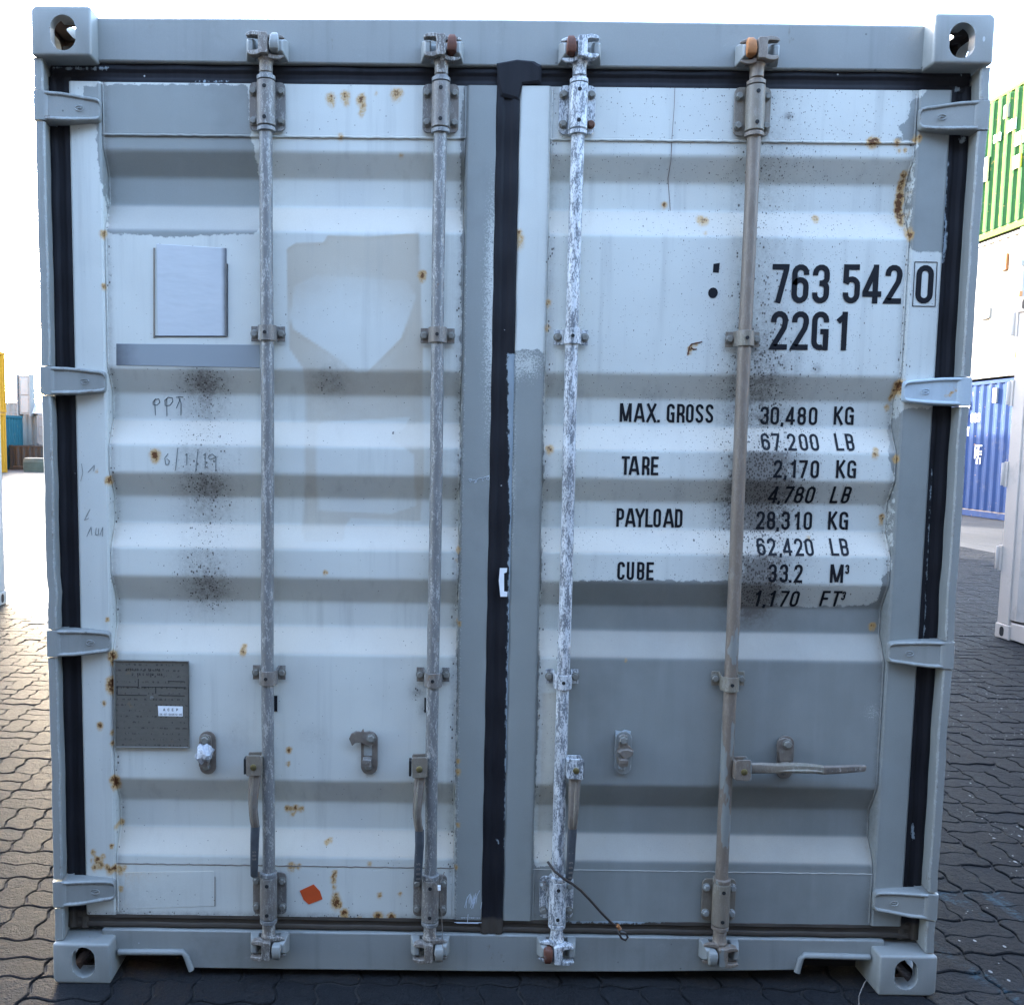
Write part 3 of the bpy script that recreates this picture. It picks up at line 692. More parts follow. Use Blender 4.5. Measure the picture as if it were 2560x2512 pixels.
        for dx in (-.040, .044):
            r_ = []
            for y_, hw, hz_ in ((.046, .013, .026), (.030, .012, .024), (.012, .009, .018), (.004, .006, .012)):
                xx = bx + dx * (1 - (.046 - y_) * 2.5)
                r_.append([(xx - hw, y_, kz - hz_), (xx + hw, y_, kz - hz_), (xx + hw, y_, kz + hz_), (xx - hw, y_, kz + hz_)])
            if True: mb.loft(r_)
        mb.build('cam_keeper', M['grayp'], par, 40, bevel=.003, seg=3)
        # the lug that hooks in front of the cam
        lx = bx + (-s) * .026; lm = (M['grayp'], M['rusty'], M['rusty'], M['rusty_orange'])[i] if up > 0 else (M['grayp'], M['grayp'], M['rusty'], M['grayp'])[i]
        mb = MB(); r_ = []
        for dz, hw, y_ in ((.036, .0075, .004), (.024, .0105, -.008), (.004, .0125, -.011), (-.008, .0115, -.007), (-.012, .008, .004)):
            r_.append([(lx - hw, y_, z0 + up * dz), (lx + hw, y_, z0 + up * dz), (lx + hw, .044, z0 + up * dz), (lx - hw, .044, z0 + up * dz)])
        mb.loft(r_); mb.build('keeper_lug', lm, par, 40, bevel=.003, seg=3)
    # ---- handle hub
    hx = bx + s * (.034 if i < 2 else .036); hz = (.628, .629, .631, .634)[i]
    mb = MB(); th = .0025
    # folded clip: front plate, back plate, joined round the bar
    out = [(-.022, .026), (-.018, .030), (.016, .031), (.019, .026), (.021, -.024), (.017, -.027), (-.020, -.026)]
    tilt = (.05, .08, -.03, 0)[i]
    out = [(s * a * math.cos(tilt) - b * math.sin(tilt), s * a * math.sin(tilt) + b * math.cos(tilt)) for a, b in out]
    mb.prism([(hx + a, hz + b) for a, b in out], -.004, -.0005)
    mb.prism([(hx + a * 1.02 - s * .001, hz + b * .97) for a, b in out], .028, .031)
    mb.box(min(bx + s * .012, hx - s * .016), max(bx + s * .012, hx - s * .016), -.0035, .030, hz - .024, hz + .024)
    hp = MB(); xa_, xb_ = sorted((hx + s * .0215, hx + s * (.0285 if i < 2 else .0235))); hp.box(xa_, xb_, .006, .031, hz - .026, hz + .017)
    hub = mb.build('handle_hub', barm[i] if i > 1 else M['brkt_brown'], bar, 40, bevel=.0012)
    hp.build('hub_pad', M['dark'], hub, 0, bevel=.001)
    mb = MB(); mb.lathe((hx, -.003, hz - .002), [(.0086, .001), (.0086, -.003), (.006, -.0048)], 16, 'y'); mb.build('pivot_pin', M['brass'], hub, 40)
    # ---- handle lever: forged flat bar, twisting into a grip
    def lever(path, widths, thick, mat, name, parent):
        mb = MB(); rings = []
        for (a, b, y_), w_, t_ in zip(path, widths, thick):
            if i < 3: c = [( -w_, 0), (-w_ * .7, -t_), (0, -t_ * 1.15), (w_ * .7, -t_), (w_, 0), (w_ * .7, t_), (-w_ * .7, t_)]; rings.append([(hx + a + p_, y_ + q_, hz + b) for p_, q_ in c])
            else: c = [( -w_, 0), (-w_ * .7, -t_), (0, -t_ * 1.15), (w_ * .7, -t_), (w_, 0), (w_ * .7, t_), (-w_ * .7, t_)]; rings.append([(hx + a, y_ + q_, hz + b + p_) for p_, q_ in c])
        mb.loft(rings); return mb.build(name, mat, parent, 50, bevel=.0008)
    if i == 0:
        P1 = [(.002, .005, .012), (.002, -.03, .012), (-.001, -.06, .010), (-.003, -.10, .006), (-.002, -.13, .004), (.001, -.155, .002), (.003, -.172, .004)]; W1 = [.016, .017, .016, .0135, .013, .013, .0125]; T1 = [.005, .006, .008, .010, .009, .007, .005]
        P2 = [(.003, -.168, .004), (.001, -.21, .006), (-.001, -.27, .008), (-.002, -.314, .010), (-.002, -.318, .010)]; W2 = [.0128, .0125, .0115, .0105, .007]; T2 = [.005, .005, .0045, .004, .002]
    elif i == 1:
        P1 = [(.004, .005, .012), (.003, -.03, .012), (-.001, -.06, .010), (-.004, -.10, .004), (-.005, -.13, .001), (-.002, -.158, .002), (.002, -.178, .004)]; W1 = [.016, .0165, .0145, .013, .012, .0115, .0125]; T1 = [.005, .006, .008, .010, .010, .007, .005]
        P2 = [(.002, -.174, .004), (.003, -.22, .006), (.000, -.28, .008), (-.001, -.320, .010), (-.001, -.324, .010)]; W2 = [.0128, .0125, .0120, .0110, .007]; T2 = [.005, .005, .0045, .004, .002]
    elif i == 2:
        P1 = [(.000, .005, .012), (.000, -.03, .012), (-.001, -.06, .010), (-.002, -.10, .006), (-.003, -.13, .004), (-.004, -.155, .003), (-.004, -.168, .004)]; W1 = [.016, .0165, .016, .015, .014, .0135, .0125]; T1 = [.005, .006, .008, .009, .009, .007, .005]
        P2 = [(-.004, -.164, .004), (-.005, -.21, .006), (-.006, -.27, .008), (-.009, -.312, .010), (-.009, -.316, .010)]; W2 = [.0130, .0125, .0120, .0100, .007]; T2 = [.005, .005, .0045, .004, .002]
    else:
        P1 = [(.004, .002, .012), (.05, .004, .012), (.09, .006, .006), (.13, .010, .000), (.165, .010, -.002), (.195, .008, -.001), (.215, .004, .002)]; W1 = [.0155, .0155, .0140, .0150, .0145, .0130, .0130]; T1 = [.005, .006, .010, .012, .011, .008, .006]
        P2 = [(.212, .004, .002), (.25, .006, .002), (.30, .009, .003), (.325, .0105, .003), (.330, .0108, .003)]; W2 = [.0128, .0122, .0108, .0098, .0065]; T2 = [.006, .006, .0055, .005, .003]
    lev = lever(P1, W1, T1, (M['brown'], M['brown'], M['brown'], M['brkt_brown'])[i], 'handle_lever', bar)
    grip_o = lever(P2, W2, T2, M['grip'] if i < 3 else M['brown'], 'handle_grip', bar)
    # crease ridge on the forged twist
    mb = MB()
    if i < 3: mb.tube([(hx + a + (-.004 if i < 2 else .002), y_ - t_ * 1.0, hz + b) for (a, b, y_), t_ in zip(P1[1:], T1[1:])], [.001, .0035, .0045, .004, .003, .001], 8)
    else: mb.tube([(hx + a, y_ - t_ * 1.0, hz + b - .004) for (a, b, y_), t_ in zip(P1[2:], T1[2:])], [.001, .005, .006, .004, .001], 8)
    mb.build('forged_ridge', M['brkt_brown'], bar, 60)
    M['_grip%d' % i] = (hx, hz, P2, bar)

# ---- handle retainers
lat = [(-.8, .646), (-.353, .652), (.347, .662), (.793, .656)]
for i, (lx, lz) in enumerate(lat):
    mt = (M['brown'], M['brown'], M['grayp'], M['brown'])[i]
    mb = MB(); mb.prism(rrect(lx + .003, lz - .001, .046, .122, .0225, 6), .0565, .051); pl = mb.build('handle_retainer', mt, box_, 40, bevel=.0014)
    bolt(pl, lx, .050, lz - .040, .0085, .006, M['grayp'] if i == 2 else M['bolt'])
    # bracket tongue folded out
    mb = MB(); mb.prism(rrect(lx - .002, lz - .020, .024, .020, .004), .051, .020); mb.box(lx - .013, lx + .010, .018, .022, lz - .022, lz - .010); mb.build('retainer_tongue', M['brown'] if i != 1 else M['brkt'], pl, 40, bevel=.001)
    if i == 1:
        mb = MB(); mb.box(lx - .012, lx + .010, .0495, .0512, lz - .008, lz + .022); mb.build('retainer_slot', M['grayp'], pl, 0)
        pts = [at(x, y, .04) for x, y in ((712, 1398), (708, 1389), (700, 1385), (690, 1386), (688, 1380), (684, 1386), (674, 1385), (665, 1390), (661, 1399), (667, 1413), (672, 1408), (682, 1406), (690, 1410), (698, 1414), (708, 1410))]
        mb = MB(); mb.prism(pts, .046, .040); cat = mb.build('retainer_catch', M['brown'], pl, 30, bevel=.0016)
        c = at(703, 1398, .04); bolt(pl, c[0], .040, c[1], .0105, .008)
    else:
        zt = lz + (.040 if i < 3 else .040); bx_ = lx - .001
        c = {0: [(-.019, .028), (-.014, .050), (0, .056), (.014, .050), (.017, .030), (.014, .008), (.024, -.004), (.016, -.020), (.0, -.026), (-.014, -.018), (-.020, .002)],
             2: [(-.012, .050), (0, .056), (.012, .050), (.013, .026), (.030, .010), (.026, -.002), (.006, -.016), (-.018, .006), (-.012, .018), (-.013, .036)],
             3: [(-.026, .034), (-.022, .050), (-.006, .058), (.012, .052), (.020, .034), (.018, -.010), (-.017, -.010), (-.020, .018)]}[i]
        mb = MB(); mb.prism([(lx + a, lz + b) for a, b in c], .046, .041); mb.build('retainer_catch', M['brown'], pl, 30, bevel=.002)
        bolt(pl, bx_ + (.003 if i == 3 else 0), .040, zt, .0105, .008)
        if i == 2:
            mb = MB(); cc = [(.030, .010), (.026, -.002), (.006, -.016), (-.018, .006), (-.008, .016), (.012, .018)]
            mb.loft([[(lx + a, .041, lz + b) for a, b in cc], [(lx + a * .85 + .001, .030, lz + b * .85) for a, b in cc]]); mb.build('catch_boss', M['brown'], pl, 40, bevel=.002)
            mb = MB(); mb.prism([at(x, y, .053) for x, y in ((1166, 1383), (1178, 1386), (1183, 1382), (1195, 1385), (1193, 1400), (1174, 1402), (1172, 1424), (1167, 1424))], .0545, .0525); mb.build('bare_patch', M['white_patch'] if 'white_patch' in M else M['scratch'], pl, 0)

# ---- hinges
for sx in (-1, 1):
    zc = (2.352, 1.6555, .9545, .2515)
    for k, z in enumerate(zc):
        hm = M['hinge_pale'] if (sx > 0 and k == 1 and 'hinge_pale' in M) else M['grayp']
        par = box_
        mb = MB()
        # knuckle wrapped on the post
        pts = [(1.2205, .10), (1.2205, .016), (1.217, .0095), (1.197, .0095), (1.186, .013), (1.178, .022), (1.178, .10)]
        mb.loft([[(sx * p[0], p[1], zz) for p in pts] for zz in (z - .0365, z + .0365)])
        # blade: tapering tongue onto the door
        ring = []
        for x, hh, yy in ((1.190, .0365, .014), (1.150, .036, .020), (1.120, .0340, .028), (1.095, .0315, .034), (1.076, .0298, .037), (1.067, .0286, .038), (1.0615, .0262, .039), (1.0590, .0222, .041), (1.0582, .0160, .044)):
            ring.append([(sx * x, yy, z - hh), (sx * x, yy - .0040, z - hh + .0035), (sx * x, yy - .0035, z - hh + .0075), (sx * x, yy + .0012, z - hh + .0105), (sx * x, yy + .0012, z + hh - .0105), (sx * x, yy - .0035, z + hh - .0075), (sx * x, yy - .0040, z + hh - .0035), (sx * x, yy, z + hh), (sx * x, .056, z + hh), (sx * x, .056, z - hh)])
        mb.loft(ring)
        hg = mb.build('hinge', hm, par, 50, bevel=.0014)
        cx = sx * 1.108
        mb = MB(); mb.tube([(cx + .011 * math.cos(a), .0295 + .0, z + .0065 * math.sin(a)) for a in [2 * math.pi * q / 20 for q in range(21)]], .0011, 6); mb.tube([(cx - .005, .030, z - .001), (cx + .005, .030, z + .001)], .0012, 6)
        mb.build('hinge_emblem', hm, hg, 60)

# ---- data plate with sticker
pp = [at(x, y, .052) for x, y in ((216, 1251), (357, 1253), (358, 1416), (218, 1415))]
def plate_mat():
    n = NT('data_plate'); p = n.pos
    c = n.mix(n.noise(n.map(p, (1, 1, 3)), 40, 5, .7), (0.105, 0.098, 0.082), (0.165, 0.155, 0.135))
    br = n.m_('MULTIPLY', n.step(n.noise(n.map(p, (140, 1, 50)), 1, 2, .6), .53, .6), n.m_('LESS_THAN', n.m_('FRACT', n.m_('MULTIPLY', n.sep(p)[2], 62.0)), .32))
    c = n.mix(n.m_('MULTIPLY', br, .75), c, (0.045, 0.04, 0.035))
    c = n.mix(n.m_('MULTIPLY', n.step(n.noise(p, 28, 4), .62, .75), .5), c, (0.22, 0.15, 0.08))
    return n.out(c, .5, .2, n.bump(br, .5, .0005))
M['plate'] = plate_mat()
mb = MB(); mb.prism(pp, .0575, .0545); dp = mb.build('data_plate', M['plate'], doorL, 0, bevel=.001)
mb = MB(); fr = pp + [pp[0]]; mb.tube([(a, .0535, b) for a, b in fr], .0026, 6); mb.build('plate_rim', M['bolt'], dp, 60)
mb = MB(); c = at(287, 1322, .052); mb.lathe((c[0], .0545, c[1]), [(.005, 0), (.0045, -.003), (.002, -.0035)], 12, 'y'); mb.build('rivet', M['bolt'], dp, 40)
# raised rules on the plate
mb = MB()
for (xa, ya, xb, yb) in ((222, 1300, 262, 1301), (268, 1301, 352, 1302), (222, 1316, 278, 1317), (300, 1317, 350, 1318), (262, 1286, 262, 1300), (295, 1302, 295, 1313), (222, 1299, 222, 1315), (318, 1290, 350, 1291)):
    a, b = at(xa, ya, .054), at(xb, yb, .054); mb.tube([(a[0], .0543, a[1]), (b[0], .0543, b[1])], .0009, 5)
mb.build('plate_ruling', M['dark'], dp, 60)
st = [at(x, y, .053) for x, y in ((299, 1337), (346, 1338), (346, 1357), (300, 1356))]
mb = MB(); mb.prism(st, .0543, .0535); stk = mb.build('plate_sticker', M['white'], dp, 0)
# orange sticker, torn corners
os_ = [at(x, y, .0575) for x, y in ((568, 1687), (594, 1675), (606, 1688), (611, 1703), (585, 1713), (575, 1704))]
mb = MB(); mb.prism(os_, .0592, .0582); mb.build('orange_sticker', M['orange'], doorL, 0)
# white tag caught on the centre seal
wt = [at(x, y, .045) for x, y in ((947, 1076), (961, 1076), (960, 1084), (955, 1086), (955, 1120), (961, 1121), (961, 1130), (948, 1130), (945, 1100))]
mb = MB(); mb.prism(wt, .046, .0445); mb.build('white_tag', M['white'], box_, 0)
# blanked-out rectangles on the left door (over-painted patches, proud of the panel)
n_ = NT('overpainted_patch'); xr = at(429, 560, .06)[0]; n_.out(n_.mix(n_.step(n_.m_('ADD', n_.sep(n_.pos)[0], n_.m_('MULTIPLY', n_.noise(n_.pos, 30, 3), .006)), xr - .013, xr + .004), n_.mix(n_.noise(n_.pos, 9, 3), (0.44, 0.475, 0.50), (0.56, 0.585, 0.60)), (0.11, 0.12, 0.14)), .28, 0, n_.bump(n_.noise(n_.map(n_.pos, (1, 1, 3)), 14, 2), .35, .003)); M['patch'] = n_.m  # dark band at the right edge paints in shade for a recessed look
n_ = NT('grey_strip'); n_.out(n_.mix(n_.step(n_.m_('ADD', n_.sep(n_.pos)[0], n_.m_('MULTIPLY', n_.noise(n_.pos, 50, 3), .03)), -1.055, -.945), (0.05, 0.055, 0.07), (0.255, 0.285, 0.305)), .5, 0, n_.bump(n_.noise(n_.pos, 60, 2), .15, .001)); M['strip'] = n_.m
q = [at(x, y, .06) for x, y in ((296, 462), (429, 470), (429, 637), (298, 636))]
mb = MB(); mb.prism(q, .0625, .0608); pt = mb.build('overpainted_patch', M['patch'], doorL, 0, bevel=.001)
mb = MB()
for a, b, w_ in (((429, 500), (429, 637), .0042), ((429, 637), (292, 637), .0020)):
    a, b = at(*a, .06), at(*b, .06); mb.tube([(a[0], .0612, a[1]), (b[0], .0612, b[1])], w_, 6)
mb.build('dark_edge', M['grip'], pt, 60)
mb = MB()
a, b = at(292, 470, .06), at(292, 640, .06); mb.tube([(a[0], .0612, a[1]), (b[0], .0612, b[1])], .0026, 6); mb.build('brown_edge', M['brkt_brown'], pt, 60)
q = [at(x, y, .06) for x, y in ((220, 651), (492, 653), (492, 697), (220, 692))]
mb = MB(); mb.prism(q, .0622, .0606); mb.build('grey_strip', M['strip'], doorL, 0, bevel=.0008)
q = [at(x, y, .058) for x, y in ((236, 1652), (404, 1650), (409, 1660), (407, 1716), (236, 1722))]
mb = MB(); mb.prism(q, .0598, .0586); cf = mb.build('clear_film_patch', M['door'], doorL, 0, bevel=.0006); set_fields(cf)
mb = MB(); a, b = at(407, 1660, .058), at(407, 1716, .058); mb.tube([(a[0], .0588, a[1]), (b[0], .0588, b[1])], .0011, 5); mb.build('dark_edge', M['brown'], cf, 60)
# two small black pieces and holes on the right door, black stubs by the bars
q = [at(x, y, .06) for x, y in ((1352, 500), (1364, 498), (1362, 517), (1351, 516))]; mb = MB(); mb.prism(q, .0625, .0612); mb.build('black_residue', M['ink'], doorR, 0)
c = at(1351, 557, .06); mb = MB(); mb.prism([(c[0] + .0115 * math.cos(t) + .003 * math.sin(2 * t), c[1] + .014 * math.sin(t) - .003 * math.cos(t * 2)) for t in [k * math.pi / 8 for k in range(16)]], .0625, .0610); mb.build('black_residue', M['ink'], doorR, 0)
for x0_, y0_, x1_, y1_ in ((519, 1318, 525, 1348), (804, 1322, 809, 1350)):
    q = [at(x, y, .058) for x, y in ((x0_, y0_), (x1_, y0_), (x1_, y1_), (x0_, y1_))]; mb = MB(); mb.prism(q, .0625, .0600); mb.build('black_residue', M['ink'], doorL, 0)

# ---------------------------------------------------------------- lettering
def arc(cx, cy, rx, ry, a0, a1, n=7): return [(cx + rx * math.cos(RAD(a0 + (a1 - a0) * k / n)), cy + ry * math.sin(RAD(a0 + (a1 - a0) * k / n))) for k in range(n + 1)]
def glyph(ch, w=.44, t=.14):
    """centre-line strokes in a box w wide and 1 high"""
    if ch in 'AXY': w *= 1.26
    h = t / 2; l, r_, b, tp = h, w - h, h, 1 - h; m = .5; cx = w / 2; R = (r_ - l) / 2; rx = R; ry = min(R * 1.05, .2)
    O = arc(cx, tp - ry, rx, ry, 0, 180) + arc(cx, b + ry, rx, ry, 180, 360)
    G = {
     '0': [O + [O[0]]], 'O': [O + [O[0]]], 'D': [[(l, b), (l, tp), (cx, tp)] + arc(cx, tp - ry, rx, ry, 90, 0)[1:] + arc(cx, b + ry, rx, ry, 0, -90) + [(l, b)]],
     '1': [[(cx + .04, 0), (cx + .04, 1)], [(cx + .04, tp - .03), (cx - R * .9, tp - .19)]],
     '2': [[(l, tp - ry - .06)] + arc(cx, tp - ry, rx, ry, 180, 0) + [(r_, .70), (r_ - .03, .56), (l + .02, h + .04), (l, b)] + [(w, b)]],
     '3': [[(l, tp - ry - .05)] + arc(cx, tp - ry, rx, ry, 180, 0) + [(r_, .64)] + arc(cx, .64, rx, .12, 0, -90)[1:] , [(cx - .04, .52), (cx, .52)] + arc(cx, .40, rx, .12, 90, 0) + [(r_, b + ry)] + arc(cx, b + ry, rx, ry, 0, -180) + [(l, b + ry + .05)]],
     '4': [[(r_ - .06, 0), (r_ - .06, 1)], [(r_ - .06, 1 - h), (l - .02, .30), (l - .02, .245), (w + .03, .245)]],
     '5': [[(r_ + h * .6, tp), (l, tp), (l, .52)] , [(l, .50)] + arc(cx, .60 - ry + .02, rx, ry, 150, 0) + arc(cx, b + ry, rx, ry, 0, -180) + [(l, b + ry + .05)]],
     '6': [[(r_, tp - ry - .04)] + arc(cx, tp - ry, rx, ry, 0, 180) + arc(cx, b + ry, rx, ry, 180, 360) + arc(cx, .60 - ry, rx, ry, 0, 170)],
     '7': [[(0, tp), (r_, tp), (r_ - .005, tp - .07), (l + .10, 0)]],
     '8': [arc(cx, tp - ry * .9, rx * .92, ry * .9, 0, 180) + arc(cx, .645, rx * .92, .115, 180, 360) + [(cx + rx * .92, tp - ry * .9)], arc(cx, .41, rx, .115, 0, 180) + arc(cx, b + ry, rx, ry, 180, 360) + [(r_, .41)]],
     '9': [[(l, b + ry + .04)] + arc(cx, b + ry, rx, ry, 180, 360) + arc(cx, tp - ry, rx, ry, 0, 180) + arc(cx, .40 + ry, rx, ry, 180, 350)],
     'G': [[(r_, tp - ry - .05)] + arc(cx, tp - ry, rx, ry, 0, 180) + arc(cx, b + ry, rx, ry, 180, 300), [(cx, .48), (r_, .48), (r_, 0)]],
     'C': [[(r_, tp - ry - .08)] + arc(cx, tp - ry, rx, ry, 0, 180) + arc(cx, b + ry, rx, ry, 180, 360) + [(r_, b + ry + .08)]],
     'S': [[(r_, tp - ry - .04)] + arc(cx, tp - ry, rx, ry, 0, 180) + [(l, .68), (l + .06, .58), (r_ - .06, .42), (r_, .32)] + arc(cx, b + ry, rx, ry, 0, -180) + [(l, b + ry + .04)]],
     'K': [[(l, 0), (l, 1)], [(r_ + .03, 1), (l + .05, .46)], [(l + .10, .56), (r_ + .05, 0)]],
     'L': [[(l, 1), (l, b), (w, b)]], 'E': [[(w, tp), (l, tp), (l, b), (w, b)], [(l, m), (w * .92, m)]], 'F': [[(w, tp), (l, tp), (l, 0)], [(l, m), (w * .9, m)]],
     'B': [[(l, b), (l, tp), (cx, tp)] + arc(cx, tp - ry * .8, rx, ry * .8, 90, 0)[1:] + [(r_, .62)] + arc(cx, .61, rx, .1, 0, -90) + [(l, .51)], [(cx, .51)] + arc(cx, .41, rx, .1, 90, 0) + arc(cx, b + ry, rx, ry, 0, -90) + [(l, b)]],
     'P': [[(l, 0), (l, tp), (cx, tp)] + arc(cx, tp - ry, rx, ry, 90, 0)[1:] + arc(cx, .44 + ry, rx, ry, 0, -90) + [(l, .44)]],
     'R': [[(l, 0), (l, tp), (cx, tp)] + arc(cx, tp - ry, rx, ry, 90, 0)[1:] + arc(cx, .46 + ry, rx, ry, 0, -90) + [(l, .46)], [(cx + .02, .46), (r_, .32), (r_ + .01, 0)]],
     'M': [[(l, 0), (l, 1)], [(r_ + .22, 0), (r_ + .22, 1)], [(l + .02, 1), ((l + r_ + .22) / 2 - .02, .05)], [((l + r_ + .22) / 2 + .02, .05), (r_ + .20, 1)]],
     'A': [[(l - .04, 0), (cx - .035, 1)], [(cx + .035, 1), (r_ + .05, 0)], [(cx - .07, .94), (cx + .07, .94)], [(l + .02, .27), (r_, .27)]], 'X': [[(l - .02, 0), (r_ + .04, 1)], [(l, 1), (r_ + .05, 0)]], 'Y': [[(l - .03, 1), (cx, .45), (r_ + .03, 1)], [(cx, .47), (cx, 0)]],
     'T': [[(-.02, tp), (w + .02, tp)], [(cx, 0), (cx, 1)]], 'U': [[(l, 1), (l, b + ry)] + arc(cx, b + ry, rx, ry, 180, 360) + [(r_, 1)]], 'H': [[(l, 0), (l, 1)], [(r_, 0), (r_, 1)], [(l, m), (r_, m)]],
     'I': [[(cx, 0), (cx, 1)]], '.': [[(h, 0), (h, t)]], ',': [[(h, t * .9), (h - .03, -.10)]], '-': [[(.06, m), (w - .06, m)]], '/': [[(0, 0), (w, 1)]]}
    return G.get(ch, [])
def ribbon(pts, hw):
    """mitred ribbon: list of left/right pairs"""
    P = [Vector(p) for p in pts]; Q = [P[0]]
    for p in P[1:]:
        if (p - Q[-1]).length > 1e-4: Q.append(p)
    closed = (Q[0] - Q[-1]).length < 1e-3 and len(Q) > 3
    if closed: Q = Q[:-1]
    n = len(Q); out = []
    for i in range(n):
        a = Q[i] - Q[i - 1] if (i > 0 or closed) else Q[1] - Q[0]; b = Q[(i + 1) % n] - Q[i] if (i < n - 1 or closed) else a
        a = a.normalized(); b = b.normalized(); na, nb = Vector((-a.y, a.x)), Vector((-b.y, b.x)); m = na + nb
        if m.length < .2: m = na
        m.normalize(); k = hw / max(.45, m.dot(na)); out.append((Q[i] + m * k, Q[i] - m * k))
    if closed: out.append(out[0])
    return out
def text_mesh(mb, s, x0, z0, H, w, t, gaps=None, adv=None, slope=0, tr=None, positions=None):
    """lays a string on the plane; tr maps (x,z)->(X,Y,Z)"""
    x = x0
    for k, ch in enumerate(s):
        if positions is not None and k < len(positions) and positions[k] is not None: x = positions[k]
        if ch != ' ':
            ww = w
            for st_i, stroke in enumerate(glyph(ch, ww, t)):
                pts = []
                for a, b in zip(stroke[:-1], stroke[1:]):
                    n = max(1, int(math.hypot(b[0] - a[0], b[1] - a[1]) * H / .008)); pts += [(a[0] + (b[0] - a[0]) * j / n, a[1] + (b[1] - a[1]) * j / n) for j in range(n)]
                pts.append(stroke[-1]); rb = ribbon(pts, t / 2)
                v = []
                for a, b in rb:
                    for q in (a, b): v.append(tr(x + q.x * H, z0 + q.y * H + slope * (x - x0), st_i))
                mb.add(v, [(2 * j, 2 * j + 1, 2 * j + 3, 2 * j + 2) for j in range(len(rb) - 1)])
        if adv: x += adv.get(ch, adv['']) * H
    return x
OFF = .0011
def tr_door(x, z, k): return (x, float(surf(x, z)) - OFF - .00025 * k, z)
def panel_word(name, s, pxl, top, bot, charpos, wpx, t, lean=0):
    """s painted on the door; charpos = measured left edge of each glyph (photo px)"""
    q0 = onpanel(pxl, bot); q1 = onpanel(pxl, top); H = q1[1] - q0[1]
    pos = []
    for c, ch in zip(charpos, s):
        pos.append(None if c is None else onpanel(c, (top + bot) / 2)[0])
    xw = onpanel(pxl + wpx, (top + bot) / 2)[0] - onpanel(pxl, (top + bot) / 2)[0]
    mb = MB(); text_mesh(mb, s, pos[0], q0[1], H, xw / H, t, tr=tr_door, positions=pos)
    me_o = mb.build(name, M['ink'], doorR, 0, recalc=False); return me_o
def c4(v): return [None if q is None else (1880 + q / 2.8) / K for q in v]     # readings from enlargements of the photograph
def c5(v): return [None if q is None else (1880 + q / 2.72) / K for q in v]
def r4(y): return (600 + y / 2.8) / K
def r5(y): return (1240 + y / 2.72) / K
def cL(v): return [None if q is None else (1240 + q / 2.975) / K for q in v]
def pw(s, conv, rowf, top, bot, pos, gw, t):
    p = conv(pos); wp = gw / {c4: 2.8, c5: 2.72, cL: 2.975}[conv] / K
    return panel_word('painted_lettering', s, p[0], rowf(top), rowf(bot), p, wp, t)
pw('763', c4, r4, 169, 441, (138, 278, 422), 119, .143); pw('542', c4, r4, 171, 444, (637, 780, 930), 119, .143)
pw('0', c4, r4, 176, 446, (1146,), 122, .143); pw('22G1', c4, r4, 497, 768, (130, 276, 417, 575), 119, .143)
pw('30,480', c4, r4, 1165, 1292, (57, 129, 204, 237, 318, 397), 60, .146); pw('KG', c4, r4, 1165, 1293, (572, 650), 62, .146)
pw('67.200', c4, r4, 1352, 1472, (63, 138, 218, 246, 328, 404), 60, .146); pw('LB', c4, r4, 1354, 1475, (580, 655), 56, .146)
pw('2,170', c4, r4, 1538, 1664, (150, 228, 262, 328, 409), 60, .146); pw('KG', c4, r4, 1540, 1666, (588, 666), 62, .146)
pw('4,780', c4, r4, 1722, 1840, (120, 192, 225, 300, 378), 60, .146); pw('LB', c4, r4, 1724, 1842, (555, 632), 56, .146)
pw('28,310', c5, r5, 102, 226, (28, 100, 168, 198, 280, 350), 58, .146); pw('KG', c5, r5, 104, 227, (517, 593), 60, .146)
pw('62,420', c5, r5, 283, 403, (32, 104, 180, 208, 288, 358), 57, .146); pw('LB', c5, r5, 286, 405, (530, 598), 54, .146)
pw('33.2', c5, r5, 461, 586, (110, 187, 252, 286), 57, .146); pw('M', c5, r5, 463, 589, (530,), 62, .15); pw('3', c5, r5, 465, 528, (632,), 28, .17)
pw('1,170', c5, r5, 640, 748, (12, 85, 110, 188, 262), 57, .146); pw('FT', c5, r5, 643, 748, (468, 545), 54, .146); pw('3', c5, r5, 648, 706, (608,), 27, .17)
rL = lambda y: (600 + y / 2.975) / K
rL2 = lambda y: (1240 + y / 2.975) / K
pw('MAX. GROSS', cL, rL, 1214, 1353, (920, 1030, 1117, 1200, None, 1270, 1345, 1412, 1484, 1558), 58, .143)
pw('TARE', cL, rL, 1607, 1746, (935, 992, 1086, 1152), 56, .143)
pw('PAYLOAD', cL, rL2, 90, 228, (895, 963, 1034, 1110, 1170, 1248, 1330), 57, .143)
pw('CUBE', cL, rL2, 487, 622, (902, 972, 1048, 1118), 55, .143)
# box round the check digit
mb = MB(); q = [onpanel(*p) for p in [(c4([x])[0], r4(y)) for x, y in ((1139, 155), (1295, 157), (1280, 466), (1123, 464))]]
for a, b in zip(q, q[1:] + q[:1]):
    rb = ribbon([(a[0] + (b[0] - a[0]) * k / 8, a[1] + (b[1] - a[1]) * k / 8) for k in range(9)], .0011); v = []
    for u, w_ in rb:
        for p in (u, w_): v.append((p.x, float(surf(p.x, p.y)) - OFF, p.y))
    mb.add(v, [(2 * j, 2 * j + 1, 2 * j + 3, 2 * j + 2) for j in range(len(rb) - 1)])
mb.build('check_digit_frame', M['ink'], doorR, 0, recalc=False)
